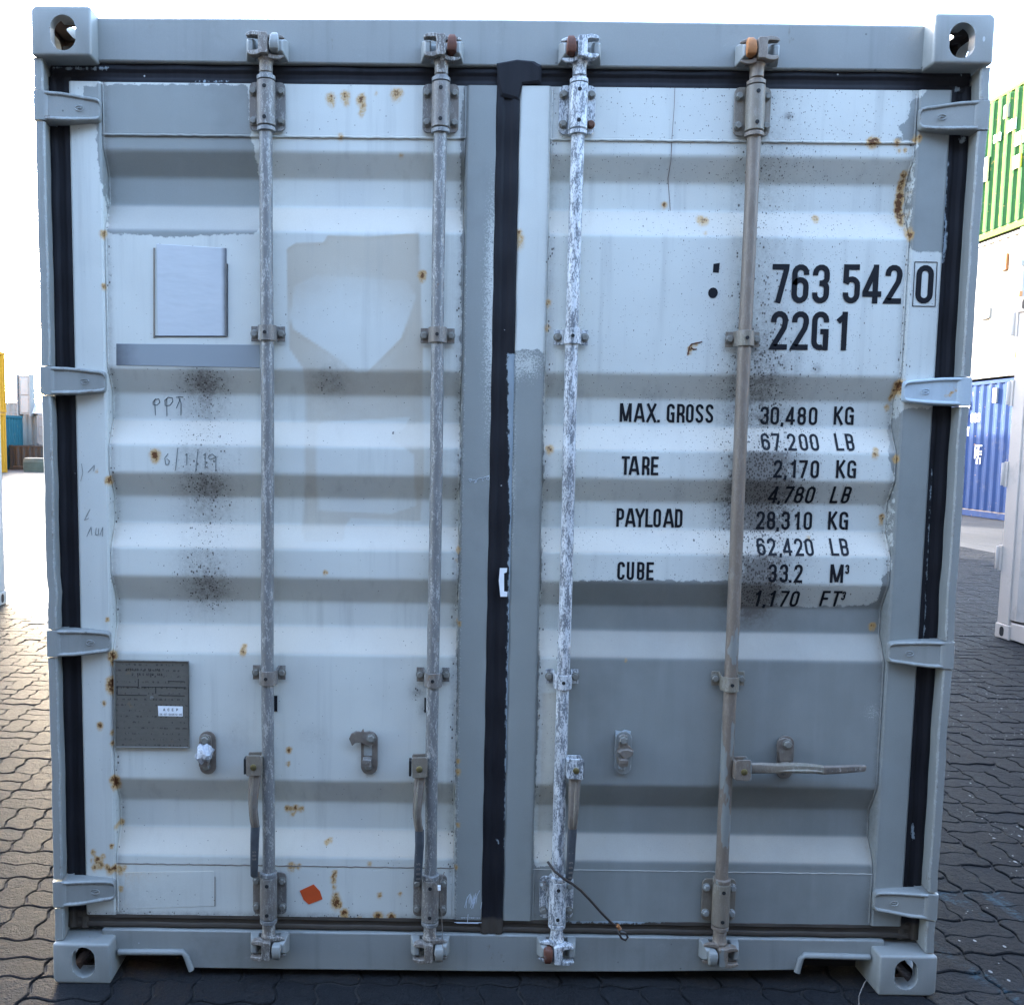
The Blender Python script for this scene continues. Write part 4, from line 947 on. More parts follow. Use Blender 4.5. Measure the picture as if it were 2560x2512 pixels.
# sticker print
mb = MB(); fx = lambda Y: (lambda x, z, k: (x, Y - .0002 * k, z))
a = at(309, 1348, .053); wdt = at(343, 1348, .053)[0] - a[0]
pos = [at(x, 1345, .053)[0] for x in (309, 317.5, 325.5, 334)]
text_mesh(mb, 'ACEP', pos[0], at(309, 1346.5, .053)[1], .0075, .62, .16, tr=fx(.0532), positions=pos)
pos = [at(302.5 + k * 3.25, 1355, .053)[0] for k in range(13)]
text_mesh(mb, 'DK-AT-542512-35'[:15], pos[0], at(303, 1354.5, .053)[1], .0052, .60, .16, tr=fx(.0532), positions=[at(302.5 + k * 2.85, 1355, .053)[0] for k in range(15)])
mb.build('sticker_print', M['ink'], stk, 0, recalc=False)
# faint print on the data plate
mb = MB()
for row, (s_, xx, hh, ad) in enumerate((('APPROVED FOR TRANSPORT', 236, .0062, .80), ('UNDER CUSTOMS SEAL', 250, .0062, .80))):
    x0_ = at(xx, 1270 + row * 9, .054)
    text_mesh(mb, ''.join(ch if (k * 7 + row) % 5 else ' ' for k, ch in enumerate(s_)), x0_[0], x0_[1], hh, .55, .16, adv={'': ad}, tr=fx(.0541))
mb.build('plate_print', M['dark'], dp, 0, recalc=False)
# embossed code on the grips
for i in (0, 1, 2, 3):
    hx, hz, P2, bar_ = M['_grip%d' % i]; mb = MB(); H = .0115
    if i < 3:
        zbot = hz + P2[3][1] + .004; x_ = hx + P2[2][0]
        s_ = 'HH05 50HH' if i else 'EH5'
        if i:
            def tr_g(x, z, k): return (x_ + .006 - z, P2[2][2] - .0062 - .0002 * k, zbot + x)
            text_mesh(mb, s_, 0, 0, H, .52, .2, adv={'': 1.22}, tr=tr_g)
        else:
            def tr_g(x, z, k): return (x_ + .006 - z, P2[2][2] - .0062 - .0002 * k, zbot + .045 + x)
            text_mesh(mb, s_, 0, 0, .010, .52, .2, adv={'': 1.0}, tr=tr_g)
    else:
        def tr_g(x, z, k): return (hx + .222 + x, -.0050 - .0002 * k, hz - .0005 + z + x * .06)
        text_mesh(mb, 'HH05 50HH', 0, 0, .0110, .52, .2, adv={'': .98}, tr=tr_g)
    mb.build('embossed_code', M['brkt'] if i < 3 else M['galv_cam'], bar_, 0, recalc=False)
for k in list(M):
    if k.startswith('_'): del M[k]

# pen marks and scribbles
def scrib(name, strokes, r, mat, parent=None, Yoff=.0008):
    mb = MB()
    for st_ in strokes:
        pts = []
        for a, b in zip(st_[:-1], st_[1:]):
            for j in range(4): pts.append((a[0] + (b[0] - a[0]) * j / 4, a[1] + (b[1] - a[1]) * j / 4))
        pts.append(st_[-1]); P = []
        for x, y in pts:
            q = onpanel(x, y); P.append((q[0], float(surf(*q)) - Yoff, q[1]))
        mb.tube(P, r, 5)
    return mb.build(name, mat, parent, 60)
def z1(pts): return [((x * .3608) / K, (600 + y * .3608) / K) for x, y in pts]     # enlargement scale 2.772
scrib('pen_writing', [z1(p) for p in ([(1072, 1105), (1078, 1215)], [(1072, 1108), (1100, 1100), (1108, 1125), (1088, 1145), (1060, 1140), (1062, 1118), (1080, 1100)],
    [(1156, 1100), (1157, 1220)], [(1145, 1150), (1143, 1110), (1165, 1090), (1195, 1095), (1198, 1120), (1178, 1145), (1150, 1150)], [(1220, 1090), (1245, 1086), (1272, 1090)], [(1236, 1085), (1255, 1130), (1254, 1215)], [(1222, 1165), (1250, 1100)])], .0009, M['scribble'], doorL)
scrib('pen_writing', [z1(p) for p in ([(1165, 1480), (1142, 1510), (1148, 1555), (1168, 1555), (1175, 1530), (1155, 1515)], [(1232, 1440), (1216, 1595)], [(1283, 1490), (1296, 1480), (1294, 1560)], [(1370, 1465), (1356, 1605)], [(1408, 1490), (1422, 1480), (1422, 1580)],
    [(1492, 1500), (1470, 1482), (1445, 1495), (1450, 1520), (1485, 1510), (1497, 1498), (1495, 1590)])], .0007, M['scribble'], doorL)
scrib('pen_writing', [z1(p) for p in ([(565, 1550), (575, 1610), (560, 1670)], [(610, 1610), (655, 1560), (650, 1600)])] + [[(x / 2.72 / K, (1240 + y / 2.72) / K) for x, y in p] for p in ([(612, 90), (575, 165), (605, 150)], [(590, 275), (620, 210), (625, 265)], [(655, 215), (650, 260), (668, 268), (672, 220)], [(680, 265), (700, 210), (698, 275)])], .0005, M['scribble'], doorL)
scrib('scratched_writing', [[(600 + x / 2.975) / K, (600 + y / 2.975) / K] and [((600 + x / 2.975) / K, (600 + y / 2.975) / K) for x, y in p] for p in ([(1700, 1780), (1722, 1775), (1715, 1800), (1705, 1790), (1750, 1785), (1760, 1800), (1742, 1805), (1770, 1775), (1800, 1770), (1808, 1795)], [(1805, 1770), (1835, 1760), (1855, 1750), (1830, 1775), (1850, 1785), (1855, 1760)])], .0006, M['scratch'], doorL)
scrib('paint_scratch', [[((600 + x / 2.92) / K, (1860 + y / 2.92) / K) for x, y in p] for p in ([(1650, 1195), (1655, 1130), (1676, 1092)], [(1680, 1190), (1720, 1100), (1722, 1085)], [(1690, 1200), (1720, 1120), (1750, 1065)], [(1638, 1190), (1660, 1110)], [(1700, 1195), (1712, 1150)], [(1757, 1200), (1765, 1150)], [(1660, 1300), (1665, 1240)], [(1565, 1298), (1775, 1300)], [(1580, 1303), (1740, 1306)])], .0008, M['scratch'], doorL)
scrib('rust_scratch', [[((1240 + x / 2.975) / K, (600 + y / 2.975) / K) for x, y in p] for p in ([(1425, 855), (1437, 800), (1452, 775), (1532, 758)], [(1450, 800), (1470, 815), (1492, 812)])], .0016, M['rusty'], doorR)
scrib('hairline_crack', [[((1240 + x / 2.975) / K, (0 + y / 2.975) / K) for x, y in p] for p in ([(1330, 650), (1325, 800), (1310, 1000), (1300, 1200), (1278, 1330), (1284, 1400), (1296, 1570)],)], .0006, M['rusty'], doorR)

# ================================================================ loose things on the doors
mb = MB(); a = [at(x, y, .005) for x, y in ((1040, 1640), (1050, 1649), (1068, 1662), (1085, 1673), (1100, 1686), (1118, 1706), (1140, 1732), (1160, 1753), (1176, 1765))]
Y_ = [.03, .004, -.002, .0, .006, .012, .018, .022, .026]; P = [(q[0], y_, q[1]) for q, y_ in zip(a, Y_)]
mb.tube(P, .0036, 8); lp = [at(x, y, .02) for x, y in ((1176, 1765), (1185, 1768), (1190, 1776), (1186, 1782), (1179, 1779), (1172, 1768), (1172, 1762))]
mb.tube([(q[0], .024, q[1]) for q in lp], .0030, 8)
cb = mb.build('wire_rope', M['wire'], None, 60); tag(cb, 'rusty wire rope with a looped end hanging across the foot of the white flaking bar', 'wire rope')
mb = MB(); mb.tube([(P[-1][0] - .006, .022, P[-1][2] + .010), (P[-1][0] + .002, .024, P[-1][2] - .002)], .0055, 8); mb.build('crimp', M['rusty_orange'], cb, 60)
mb = MB(); a = [at(x, y, .0) for x, y in ((804, 1645), (806, 1657), (816, 1667), (826, 1674), (831, 1678), (834, 1690), (836, 1720), (838, 1760), (839, 1800), (838, 1822))]
Y_ = [.03, .010, .002, .0, -.002, .0, .004, .003, .0, .0]; mb.tube([(q[0], y_, q[1]) for q, y_ in zip(a, Y_)], .0013, 6)
a2 = [at(x, y, .0) for x, y in ((842, 1655), (836, 1668), (831, 1677), (838, 1682))]; mb.tube([(q[0], y_, q[1]) for q, y_ in zip(a2, (.012, .002, -.002, 0))], .0013, 6)
sc_ = mb.build('seal_cable', M['brkt'], None, 60); tag(sc_, 'thin steel seal cable looped round the foot of the second locking bar', 'seal cable')
q = at(832, 1680, 0); mb = MB(); mb.box(q[0] - .004, q[0] + .004, -.006, .001, q[1] - .007, q[1] + .006); mb.build('seal_tag', M['white'], sc_, 0, bevel=.001)
# plastic film round the first retainer
def film_mat():
    n = NT('crumpled_film'); p = n.pos
    c = n.mix(n.noise(p, 160, 3), (0.24, 0.25, 0.27), (0.56, 0.58, 0.62))
    return n.out(c, .22, .1, n.bump(n.noise(p, 120, 3, .7), .9, .004), .8)
M['film'] = film_mat()
mb = MB(); rings = []
for k, (dz, w_, d_) in enumerate(((.030, .010, .012), (.022, .018, .020), (.008, .022, .027), (-.004, .023, .028), (-.014, .016, .022), (-.020, .012, .016))):
    rings.append([(-.803 + w_ * math.cos(t) * (1 + .16 * math.sin(5 * t + k * 1.7)) + (.004 if k == 2 else 0), .034 - d_ * math.sin(t) * (1 + .15 * math.cos(4 * t + k)), .646 + dz + .003 * math.sin(3 * t + k)) for t in [2 * math.pi * j / 16 for j in range(16)]])
mb.loft(rings); o = mb.build('plastic_film', M['film'], None, 25); tag(o, 'crumpled clear plastic film wrapped round the handle catch beside the data plate', 'plastic film')
mb = MB(); a = [at(x, y, .02) for x, y in ((1646, 1858), (1640, 1850), (1628, 1849), (1616, 1853), (1608, 1862), (1605, 1874))]
mb.tube([(q[0], y_, q[1]) for q, y_ in zip(a, (.03, .01, -.01, -.03, -.04, -.05))], .0012, 6); o = mb.build('twine', M['brkt'], None, 60); tag(o, 'short curl of pale twine sticking out beside the lower right corner casting', 'twine')

# ================================================================ THE YARD
def paver_mat():
    n = NT('concrete_paver'); p = n.pos; x, y, z = n.sep(p)
    vo = n.noise(p, 7, 3); fine = n.noise(p, 230, 4, .8); mid = n.noise(p, 34, 4, .65); blk = n.sep(n.n.new('ShaderNodeObjectInfo').outputs['Random']) if False else None
    c = n.mix(fine, (0.004, 0.0048, 0.006), (0.040, 0.042, 0.046))
    c = n.mix(n.m_('MULTIPLY', n.step(vo, .35, .7), .45), c, (0.018, 0.018, 0.019))
    c = n.mix(n.m_('MULTIPLY', n.step(mid, .5, .75), .35), c, (0.042, 0.042, 0.043))
    rnd = n.attr('tone'); c = n.mix(n.m_('MULTIPLY', rnd, .35), c, (0.036, 0.034, 0.033))
    # spilt blue and white paint on the right, beside the container
    blue = n.step(n.m_('ADD', n.noise(n.map(p, (1, .35, 1)), 6, 4, .7), n.m_('MULTIPLY', n.m_('ABSOLUTE', n.m_('SUBTRACT', x, 1.62)), -.30)), .50, .60)
    blue = n.m_('MULTIPLY', blue, n.m_('MULTIPLY', n.m_('GREATER_THAN', x, 1.26), n.m_('LESS_THAN', y, .62)))
    blue = n.m_('MULTIPLY', blue, n.step(n.noise(n.map(p, (.35, 1, 1), ), 110, 3, .7), .42, .60))
    c = n.mix(n.m_('MULTIPLY', blue, .55), c, (0.045, 0.095, 0.13))
    dn = n.step(n.noise(p, 1.1, 2), .42, .60)
    rt = n.m_('GREATER_THAN', x, 1.23)
    w = speckles(n, n.map(p, (1, .7, 1)), n.m_('MULTIPLY', n.m_('MULTIPLY', dn, rt), .22), 42, .05, .24)
    w2 = speckles(n, p, n.m_('MULTIPLY', n.m_('MULTIPLY', n.step(n.noise(p, 1.7, 2), .52, .62), rt), .5), 95, .08, .3)
    c = n.mix(n.m_('MULTIPLY', n.m_('MAXIMUM', w, w2), .8), c, (0.30, 0.30, 0.30))
    dk = n.step(n.noise(p, .8, 3), .55, .75); c = n.mix(n.m_('MULTIPLY', dk, .35), c, (0.014, 0.014, 0.015))
    b = n.bump(fine, 1.0, .0040); b = n.bump(n.noise(p, 85, 3, .7), 1.0, .0045, b); b = n.bump(mid, .7, .008, b)
    return n.out(c, n.mad(mid, .35, .28), 0, b, .015)
def sand_mat():
    n = NT('joint_sand'); p = n.pos
    c = n.mix(n.noise(p, 90, 4), (0.024, 0.023, 0.022), (0.046, 0.044, 0.042))
    return n.out(c, .9, 0, n.bump(n.noise(p, 200, 3), .5, .002), .2)
def far_ground():
    """beyond the laid pavers the joints are too fine to pick apart"""
    n = NT('yard_ground'); p = n.pos; x, y, z = n.sep(p)
    fine = n.noise(p, 30, 4, .7); big = n.noise(p, .35, 5)
    c = n.mix(fine, (0.045, 0.044, 0.043), (0.09, 0.086, 0.083)); c = n.mix(n.m_('MULTIPLY', n.step(big, .4, .7), .5), c, (0.036, 0.035, 0.034))
    jy = n.m_('PINGPONG', n.m_('ADD', y, n.m_('MULTIPLY', n.m_('SINE', n.m_('MULTIPLY', x, 55.85)), .008)), .1); jx = n.m_('PINGPONG', x, .225)
    j = n.m_('MAXIMUM', n.m_('LESS_THAN', jy, .007), n.m_('LESS_THAN', jx, .006))
    c = n.mix(j, c, (0.022, 0.02, 0.018))
    b = n.bump(j, .8, -.006); b = n.bump(fine, .8, .006, b); b = n.bump(n.noise(p, 3, 4), .8, .02, b)
    return n.out(c, n.mad(fine, .2, .42), 0, b, .06)
M['paver'] = paver_mat(); M['sand'] = sand_mat(); M['far'] = far_ground()
# ground frame round the paved field (z = 0) and the sand bed under the pavers
PX0, PX1, PY0, PY1 = -7.2, 8.1, -1.8, 14.2
mb = MB(); mb.add([(-400, -60, 0), (400, -60, 0), (400, PY0, 0), (-400, PY0, 0), (-400, PY1, 0), (400, PY1, 0), (400, 500, 0), (-400, 500, 0), (PX0, PY0, 0), (PX0, PY1, 0), (PX1, PY0, 0), (PX1, PY1, 0)],
    [(0, 1, 2, 3), (4, 5, 6, 7), (3, 8, 9, 4), (10, 2, 5, 11)])
g = mb.build('ground', M['far'], None, 0); tag(g, kind='structure')
mb = MB(); mb.add([(PX0 - .1, PY0 - .1, -.0085), (PX1 + .1, PY0 - .1, -.0085), (PX1 + .1, PY1 + .1, -.0085), (PX0 - .1, PY1 + .1, -.0085)], [(0, 1, 2, 3)])
g = mb.build('paver_bed', M['sand'], None, 0); tag(g, kind='structure')
UX, UY = .1125, .0985; X_OFF, Y_OFF = -.0365 + .1125 * 1, .028
def wave(u, amp): # flat-topped zigzag, period 1
    u = u % 1.0; return amp * np.interp(u, [0, .18, .32, .68, .82, 1], [0, .9, .9, -.9, -.9, 0])
def paver_ring(nx, ny, inset, drop):
    """outline of a paver nx by ny units, zigzag edges, inset by a joint"""
    q = []; ts = [0, .18, .32, .5, .68, .82]
    def side(a, b, n):
        for k in range(n):
            for t in ts: q.append((a[0] + (b[0] - a[0]) * (k + t) / n, a[1] + (b[1] - a[1]) * (k + t) / n))
    side((0, 0), (nx, 0), nx); side((nx, 0), (nx, ny), ny); side((nx, ny), (0, ny), nx); side((0, ny), (0, 0), ny)
    out = []
    for u, v in q:
        cu, cv = nx / 2, ny / 2
        uu = min(max(u, inset / UX), nx - inset / UX); vv = min(max(v, inset / UY), ny - inset / UY)
        out.append((uu * UX + float(wave(v, .0075)), vv * UY + float(wave(u, .0075)), drop))
    return out
def paver_geo(nx, ny):
    A = paver_ring(nx, ny, .0060, 0.0); B = paver_ring(nx, ny, .0030, -.003); C = paver_ring(nx, ny, .0028, -.03); n = len(A)
    v = A + B + C; f = [tuple(range(n))] + [(n + i, n + (i + 1) % n, (i + 1) % n, i) for i in range(n)] + [(2 * n + i, 2 * n + (i + 1) % n, n + (i + 1) % n, n + i) for i in range(n)]
    return v, f
GEO = {'h': paver_geo(2, 1), 'v': paver_geo(1, 2)}
MEs = {}
for k, (v, f) in GEO.items():
    me = D.meshes.new('paver'); me.from_pydata(v, [], f); me.materials.append(M['paver']); me.update(); a = me.attributes.new('tone', 'FLOAT', 'POINT'); MEs[k] = me
cells = []
i0, i1 = int((PX0 - X_OFF) / (2 * UX)), int((PX1 - X_OFF) / (2 * UX)); j0, j1 = int((PY0 - Y_OFF) / (2 * UY)), int((PY1 - Y_OFF) / (2 * UY))
for i in range(i0, i1 + 1):
    for j in range(j0, j1 + 1):
        for q in range(2):
            if (i + j) % 2: cells.append(('h', i * 2, j * 2 + q))
            else: cells.append(('v', i * 2 + q, j * 2))
def in_view(x, y):
    d = np.array([x, y, 0.0]) - CAM; c = R3.T @ d
    if c[2] > -.2: return False, 0
    px = PPX + FPX * c[0] / -c[2]; pyy = PPY - FPX * c[1] / -c[2]
    vis = -40 < px < 2600 and pyy < 2600 and not (abs(x) < 1.24 and y > .30) and not (y > .05 and 140 < px < 2330)
    return vis, 1 / -c[2]
sc_l = []
for t, u, v in cells:
    x, y = X_OFF + u * UX, Y_OFF + v * UY
    vis, s_ = in_view(x + .1, y + .1); sc_l.append((-s_ if vis else 1, t, x, y))
sc_l.sort(key=lambda q: q[0])
pv = D.objects.new('pavement', None); col.objects.link(pv); tag(pv, kind='structure')
near = [q for q in sc_l if q[0] < 0][:300]; near_set = set((q[2], q[3]) for q in near)
for s_, t, x, y in near:
    o = D.objects.new('paver', MEs[t]); col.objects.link(o); o.parent = pv
    o.location = (x, y, random.uniform(-.0035, .0)); o.rotation_euler = (random.gauss(0, .010), random.gauss(0, .008), 0)
V, F, T = [], [], []; off = 0
for k in ('h', 'v'):
    gv, gf_ = np.array(GEO[k][0]), GEO[k][1]
    for s_, t, x, y in sc_l:
        if t != k or (x, y) in near_set: continue
        if abs(x) < 1.05 and .6 < y < 5.6: continue
        d = gv + [x, y, random.uniform(-.0035, 0)]; d[:, 2] += (gv[:, 0] - .1) * random.gauss(0, .008) + (gv[:, 1] - .1) * random.gauss(0, .010)
        V.append(d); F += [tuple(i + off for i in f) for f in gf_]; off += len(gv); T += [random.random()] * len(gv)
me = D.meshes.new('far_pavers'); me.from_pydata(np.concatenate(V).tolist(), [], F); me.materials.append(M['paver']); me.update()
a = me.attributes.new('tone', 'FLOAT', 'POINT'); a.data.foreach_set('value', np.array(T, dtype=np.float32))
o = D.objects.new('far_pavers', me); col.objects.link(o); o.parent = pv; tag(o, kind='stuff')

# ================================================================ THE CONTAINERS ROUND ABOUT
def yard_container(name, label, cat, corner, ux, length, width, height, paint, group=None, rust=0, casting=None, front=True, nflat=.1, vents=True, railm=None):
    """corner: the near bottom corner of the long side seen; ux: direction the side runs; the box extends to the other side of it"""
    t = empty(name, corner, math.atan2(ux[1], ux[0]), label, cat, group)
    cm = casting or paint; rm = railm or paint
    S = 1 if width > 0 else -1; Wd = abs(width)
    yy = lambda a: S * a
    def b(mb, x0, x1, y0, y1, z0, z1): a, c = sorted((yy(y0), yy(y1))); mb.box(x0, x1, a, c, z0, z1)
    for x0 in (0, length - .178):
        for y0 in (0, Wd - .162):
            for z0 in (0, height - .118):
                mb = MB(); b(mb, x0, x0 + .178, y0, y0 + .162, z0, z0 + .118); mb.mi = [0] * len(mb.f)
                o = mb.build('corner_casting', cm, t, 0, bevel=.008)
                if y0 == 0:
                    mb = MB(); mb.prism([(p, q) for p, q in rrect(x0 + .089, z0 + .059, .052, .079, .025, 4)], yy(-.0015), yy(.0015)); mb.build('casting_hole', M['dark'], o, 0)
            mb = MB(); b(mb, x0 + .008, x0 + .150, y0 + .010, y0 + .13, .118, height - .118); mb.build('corner_post', cm, t, 0, bevel=.006)
    for y0, y1 in ((.012, .06), (Wd - .06, Wd - .012)):
        mb = MB(); b(mb, .178, length - .178, y0, y1, .012, .143); mb.build('bottom_rail', rm, t, 0, bevel=.004)
        mb = MB(); b(mb, .178, length - .178, y0, y1, height - .10, height - .03); mb.build('top_rail', rm, t, 0, bevel=.004)
    for y0, sg in ((.022, 1), (Wd - .022, -1)):
        pts = []; x = .150
        while x < length - .15:
            for u, d in ((0, 0), (.072, 0), (.140, .036), (.210, .036)):
                if x + u < length - .15: pts.append((x + u, yy(y0 + sg * d)))
            x += .278
        n = len(pts); mb = MB(); mb.add([(a, c, z) for z in (.165, height - .10) for a, c in pts], [(i, i + 1, n + i + 1, n + i) for i in range(n - 1)])
        mb.build('side_panel', paint, t, 0)
    mb = MB(); b(mb, .05, length - .05, .04, Wd - .04, height - .045, height - .02); mb.build('roof_panel', paint, t, 0)
    mb = MB(); b(mb, .10, length - .10, .06, Wd - .06, .14, .17); mb.build('floor_board', M['brown'], t, 0)
    for x0, sg in ((.03, 1), (length - .03, -1)):
        pts = []; y = .14
        while y < Wd - .14:
            for u, d in ((0, 0), (.110, 0), (.150, .045), (.250, .045)):
                if y + u < Wd - .14: pts.append((x0 + sg * d, yy(y + u)))
            y += .30
        n = len(pts); mb = MB(); mb.add([(a, c, z) for z in (.118, height - .118) for a, c in pts], [(i, i + 1, n + i + 1, n + i) for i in range(n - 1)]); mb.build('end_wall', paint, t, 0)
        mb = MB(); b(mb, x0 - .02 if sg > 0 else x0 - .04, x0 + .04 if sg > 0 else x0 + .02, .162, Wd - .162, 0.01, .13); mb.build('end_rail', rm, t, 0); mb = MB(); b(mb, x0 - .02 if sg > 0 else x0 - .04, x0 + .04 if sg > 0 else x0 + .02, .162, Wd - .162, height - .13, height - .01); mb.build('end_rail', rm, t, 0)
    return t, b, yy
M['green'] = flat_paint('green_paint', (0.032, 0.100, 0.036), .45, .45, .12, spec=.08)
M['green_pale'] = flat_paint('pale_green_paint', (0.100, 0.150, 0.032), .5, .55, .14, spec=.08)  # paler green of rails and castings; on the ribs it stands for sunlight
M['cream'] = flat_paint('white_paint', (0.27, 0.255, 0.235), .35, .5, .10, spec=.08)
M['blue'] = flat_paint('blue_paint', (0.022, 0.043, 0.115), .5, .5, .09, spec=.08)
M['rustpost'] = flat_paint('rusty_blue_post', (0.050, 0.032, 0.026), .6, .7, .1, spec=.08)
M['pinkwhite'] = flat_paint('off_white_paint', (0.47, 0.40, 0.345), .12, .5, .03, spec=.08)
M['lightblue'] = flat_paint('pale_container_paint', (0.33, 0.36, 0.38), .15, .45, .03, spec=.08)
M['yellow'] = flat_paint('yellow_paint', (0.36, 0.17, 0.015), .35, .5, .06, spec=.08)
M['teal'] = flat_paint('teal_paint', (0.018, 0.075, 0.095), .3, .5, .03, spec=.08)
M['greyw'] = flat_paint('grey_white_paint', (0.20, 0.195, 0.185), .35, .55, .06, spec=.08)
M['tarp'] = simple('pale_tarpaulin', (0.42, 0.40, 0.39), .6, 0, .2, 3)
M['gtarp'] = simple('green_tarpaulin', (0.045, 0.055, 0.042), .5, 0, .5, 4)
M['darkc'] = simple('dark_steel', (0.014, 0.013, 0.012), .7)
# right-hand stack of three, long side towards us, X = 12
H = 3.02
tb, b, yy = yard_container('shipping_container', 'dark blue rusty-cornered container at the bottom of the right-hand stack', 'shipping container', (11.98, 16.80, 0), (0, 1), 6.06, -2.438, H, M['blue'], 'containers stacked three high on the right', casting=M['rustpost'], railm=M['blue'])
def vent(t, x, z, mat, w_=.26, h_=.20):
    mb = MB(); mb.box(x, x + w_, -.05, .02, z, z + h_); mb.build('vent_cover', mat, t, 0, bevel=.01)
vent(tb, .72, H - .52, M['cream'], .14, .32)
def side_text(t, s, x, z, H_, mat, ad=1.0, w_=.5, tt=.17, depth=-.012):
    mb = MB(); text_mesh(mb, s, 0, z, H_, w_, tt, adv={'': ad * .62, ' ': .35 * ad, 'I': .4 * ad}, tr=lambda a, zz, k: (x - a, depth - .001 * k, zz)); return mb.build('painted_lettering', mat, t, 0, recalc=False)
side_text(tb, 'MSIU', 2.15, H - .62, .20, M['white']); side_text(tb, '701 803', 2.10, H - .92, .20, M['white']); side_text(tb, '2211', 2.15, H - 1.22, .20, M['white'])
mb = MB(); x0_ = 1.42
for a_, b_, c_, d_ in ((0, 0, .03, .30), (.12, 0, .15, .30), (0, .27, .26, .30), (.06, .05, .09, .2), (.18, .08, .26, .11), (.18, .14, .26, .17), (.20, -.12, .23, .02), (.08, -.12, .12, .0)): mb.box(x0_ - c_, x0_ - a_, -.014, -.010, H - 1.72 + b_, H - 1.72 + d_)
mb.build('painted_logo', M['white'], tb, 0)
mb = MB(); mb.tube([(2.72, -.02, .98), (2.45, -.02, 1.10), (2.28, -.02, 1.26)], .045, 6); mb.build('painted_stroke', M['white'], tb, 0)
tw, b, yy = yard_container('shipping_container', 'sunlit white container in the middle of the right-hand stack, under the green one', 'shipping container', (11.95, 16.90, H + .02), (0, 1), 6.06, -2.438, H, M['cream'], 'containers stacked three high on the right')
vent(tw, .55, H - .78, M['rusty_orange'], .16, .34); vent(tw, 1.02, H - 1.72, M['cream'], .34, .22)
side_text(tw, '5', 1.45, H - 1.12, .19, M['scribble']); side_text(tw, '5', 2.12, H - 1.14, .19, M['scribble']); side_text(tw, '2', 2.14, H - 1.46, .19, M['scribble'])
for k in range(5):
    mb = MB(); mb.box(-.035, .01, -.01, .06, .35 + k * .62, .47 + k * .62); mb.build('hinge', M['rusty_orange'] if k % 2 == 0 else M['brkt'], tw, 0, bevel=.006)
tg, b, yy = yard_container('shipping_container', 'sunlit green container on top of the right-hand stack, with white and yellow patches', 'shipping container', (11.95, 16.75, 2 * H + .04), (0, 1), 6.06, -2.438, H, M['green'], 'containers stacked three high on the right', casting=M['green_pale'], railm=M['green_pale'])
# outer ribs of the green box, sunlight put into their paler colour
mb = MB(); x = .150
while x < 5.8: mb.box(x + .004, x + .068, .0195, .0215, .17, H - .11); x += .278
mb.build('lit_rib', M['green_pale'], tg, 0)
vent(tg, .98, H - .62, M['cream'], .16, .28)
def patch(t, x0, x1, z0, z1, mat, nm='sticker'):
    mb = MB(); mb.box(x0, x1, -.008, .016, z0, z1); mb.build(nm, mat, t, 0)
patch(tg, .42, .68, H - 1.32, H - 1.06, M['white']); patch(tg, .44, .72, H - 1.78, H - 1.52, simple('yellow_sticker', (.75, .58, .04), .5)); patch(tg, 1.58, 1.95, H - 1.75, H - 1.25, M['white']); patch(tg, .70, 1.0, H - .95, H - .72, M['white']); patch(tg, 1.20, 1.42, H - 1.02, H - .86, M['white']); patch(tg, .10, .16, H - .92, H - .82, M['white'])
# near white container on the right: far corner post towards us
tr_, b, yy = yard_container('shipping_container', 'plain off-white container close on the right edge, its corner post and hinges showing', 'shipping container', (4.41, 4.95, 0), (0, -1), 6.06, 2.438, 2.69, M['pinkwhite'])
for z in (.55, 1.22, 1.86, 2.40):
    mb = MB(); mb.lathe((-.022, -.004, 0), [(.013, z), (.015, z + .005), (.015, z + .175), (.013, z + .18)], 12, 'z'); mb.box(-.02, .02, .0, .03, z - .01, z + .19); mb.build('hinge', M['pinkwhite'], tr_, 30)
tl_, b, yy = yard_container('shipping_container', 'pale container close on the left edge, only its shaded corner post in sight', 'shipping container', (-4.02, 5.86, 0), (0, -1), 6.06, -2.438, 2.69, M['lightblue'])
# far left: yellow stack of two
for k, z in enumerate((0, 2.56)):
    yard_container('shipping_container', ('lower yellow container standing on the ground far off at the left edge', 'upper orange-yellow container of the far pair at the left edge')[k], 'shipping container', (-18.30 + .03 * k, 37.2, z), (-1, 0), 6.06, 2.438, 2.55, M['yellow'], 'far yellow containers')
# teal container behind, side on
tt_, b, yy = yard_container('shipping_container', 'dark teal container far off on the left, behind the green bundles', 'shipping container', (-19.95, 42.6, 0), (-1, 0), 6.06, 2.438, 2.55, M['teal'])
mb = MB(); b(mb, .75, 1.35, -.01, .02, .05, 2.0); mb.build('door', M['teal'], tt_, 0, bevel=.01)
# open white container on a dark base block
tb2, b, yy = yard_container('shipping_container', 'low dark container under the open white one, far left', 'shipping container', (-16.8, 43.2, 0), (-1, 0), 3.05, 2.438, 1.15, M['darkc'])
t = empty('open_container', (-16.9, 43.0, 1.16), 0, 'open-fronted grey-white container far off on the left, its ribbed door folded flat', 'shipping container')
mb = MB(); mb.box(-2.55, 0, 0, .06, 1.44, 1.52); mb.box(-2.55, 0, 0, .06, 0, .05); mb.build('frame_rail', M['greyw'], t, 0)
for x in (-2.55, -1.86, -.08):
    mb = MB(); mb.box(x, x + .08, 0, .08, 0, 1.5); mb.build('frame_post', M['greyw'], t, 0)
mb = MB(); mb.box(-2.47, -1.86, .02, .06, .05, 1.44); dd = mb.build('door', M['greyw'], t, 0)
for z in (.42, .88, 1.3):
    mb = MB(); mb.box(-2.42, -1.92, -.02, .025, z, z + .07); mb.build('door_rib', M['greyw'], dd, 0, bevel=.008)
mb = MB(); mb.box(-2.5, 0, 5.9, 5.95, 0, 1.5); mb.build('inner_wall', M['darkc'], t, 0)
pts = []; x = -1.8
while x < -.05:
    for u, d in ((0, 0), (.05, 0), (.08, .03), (.13, .03)): pts.append((x + u, 2.2 + d))
    x += .18
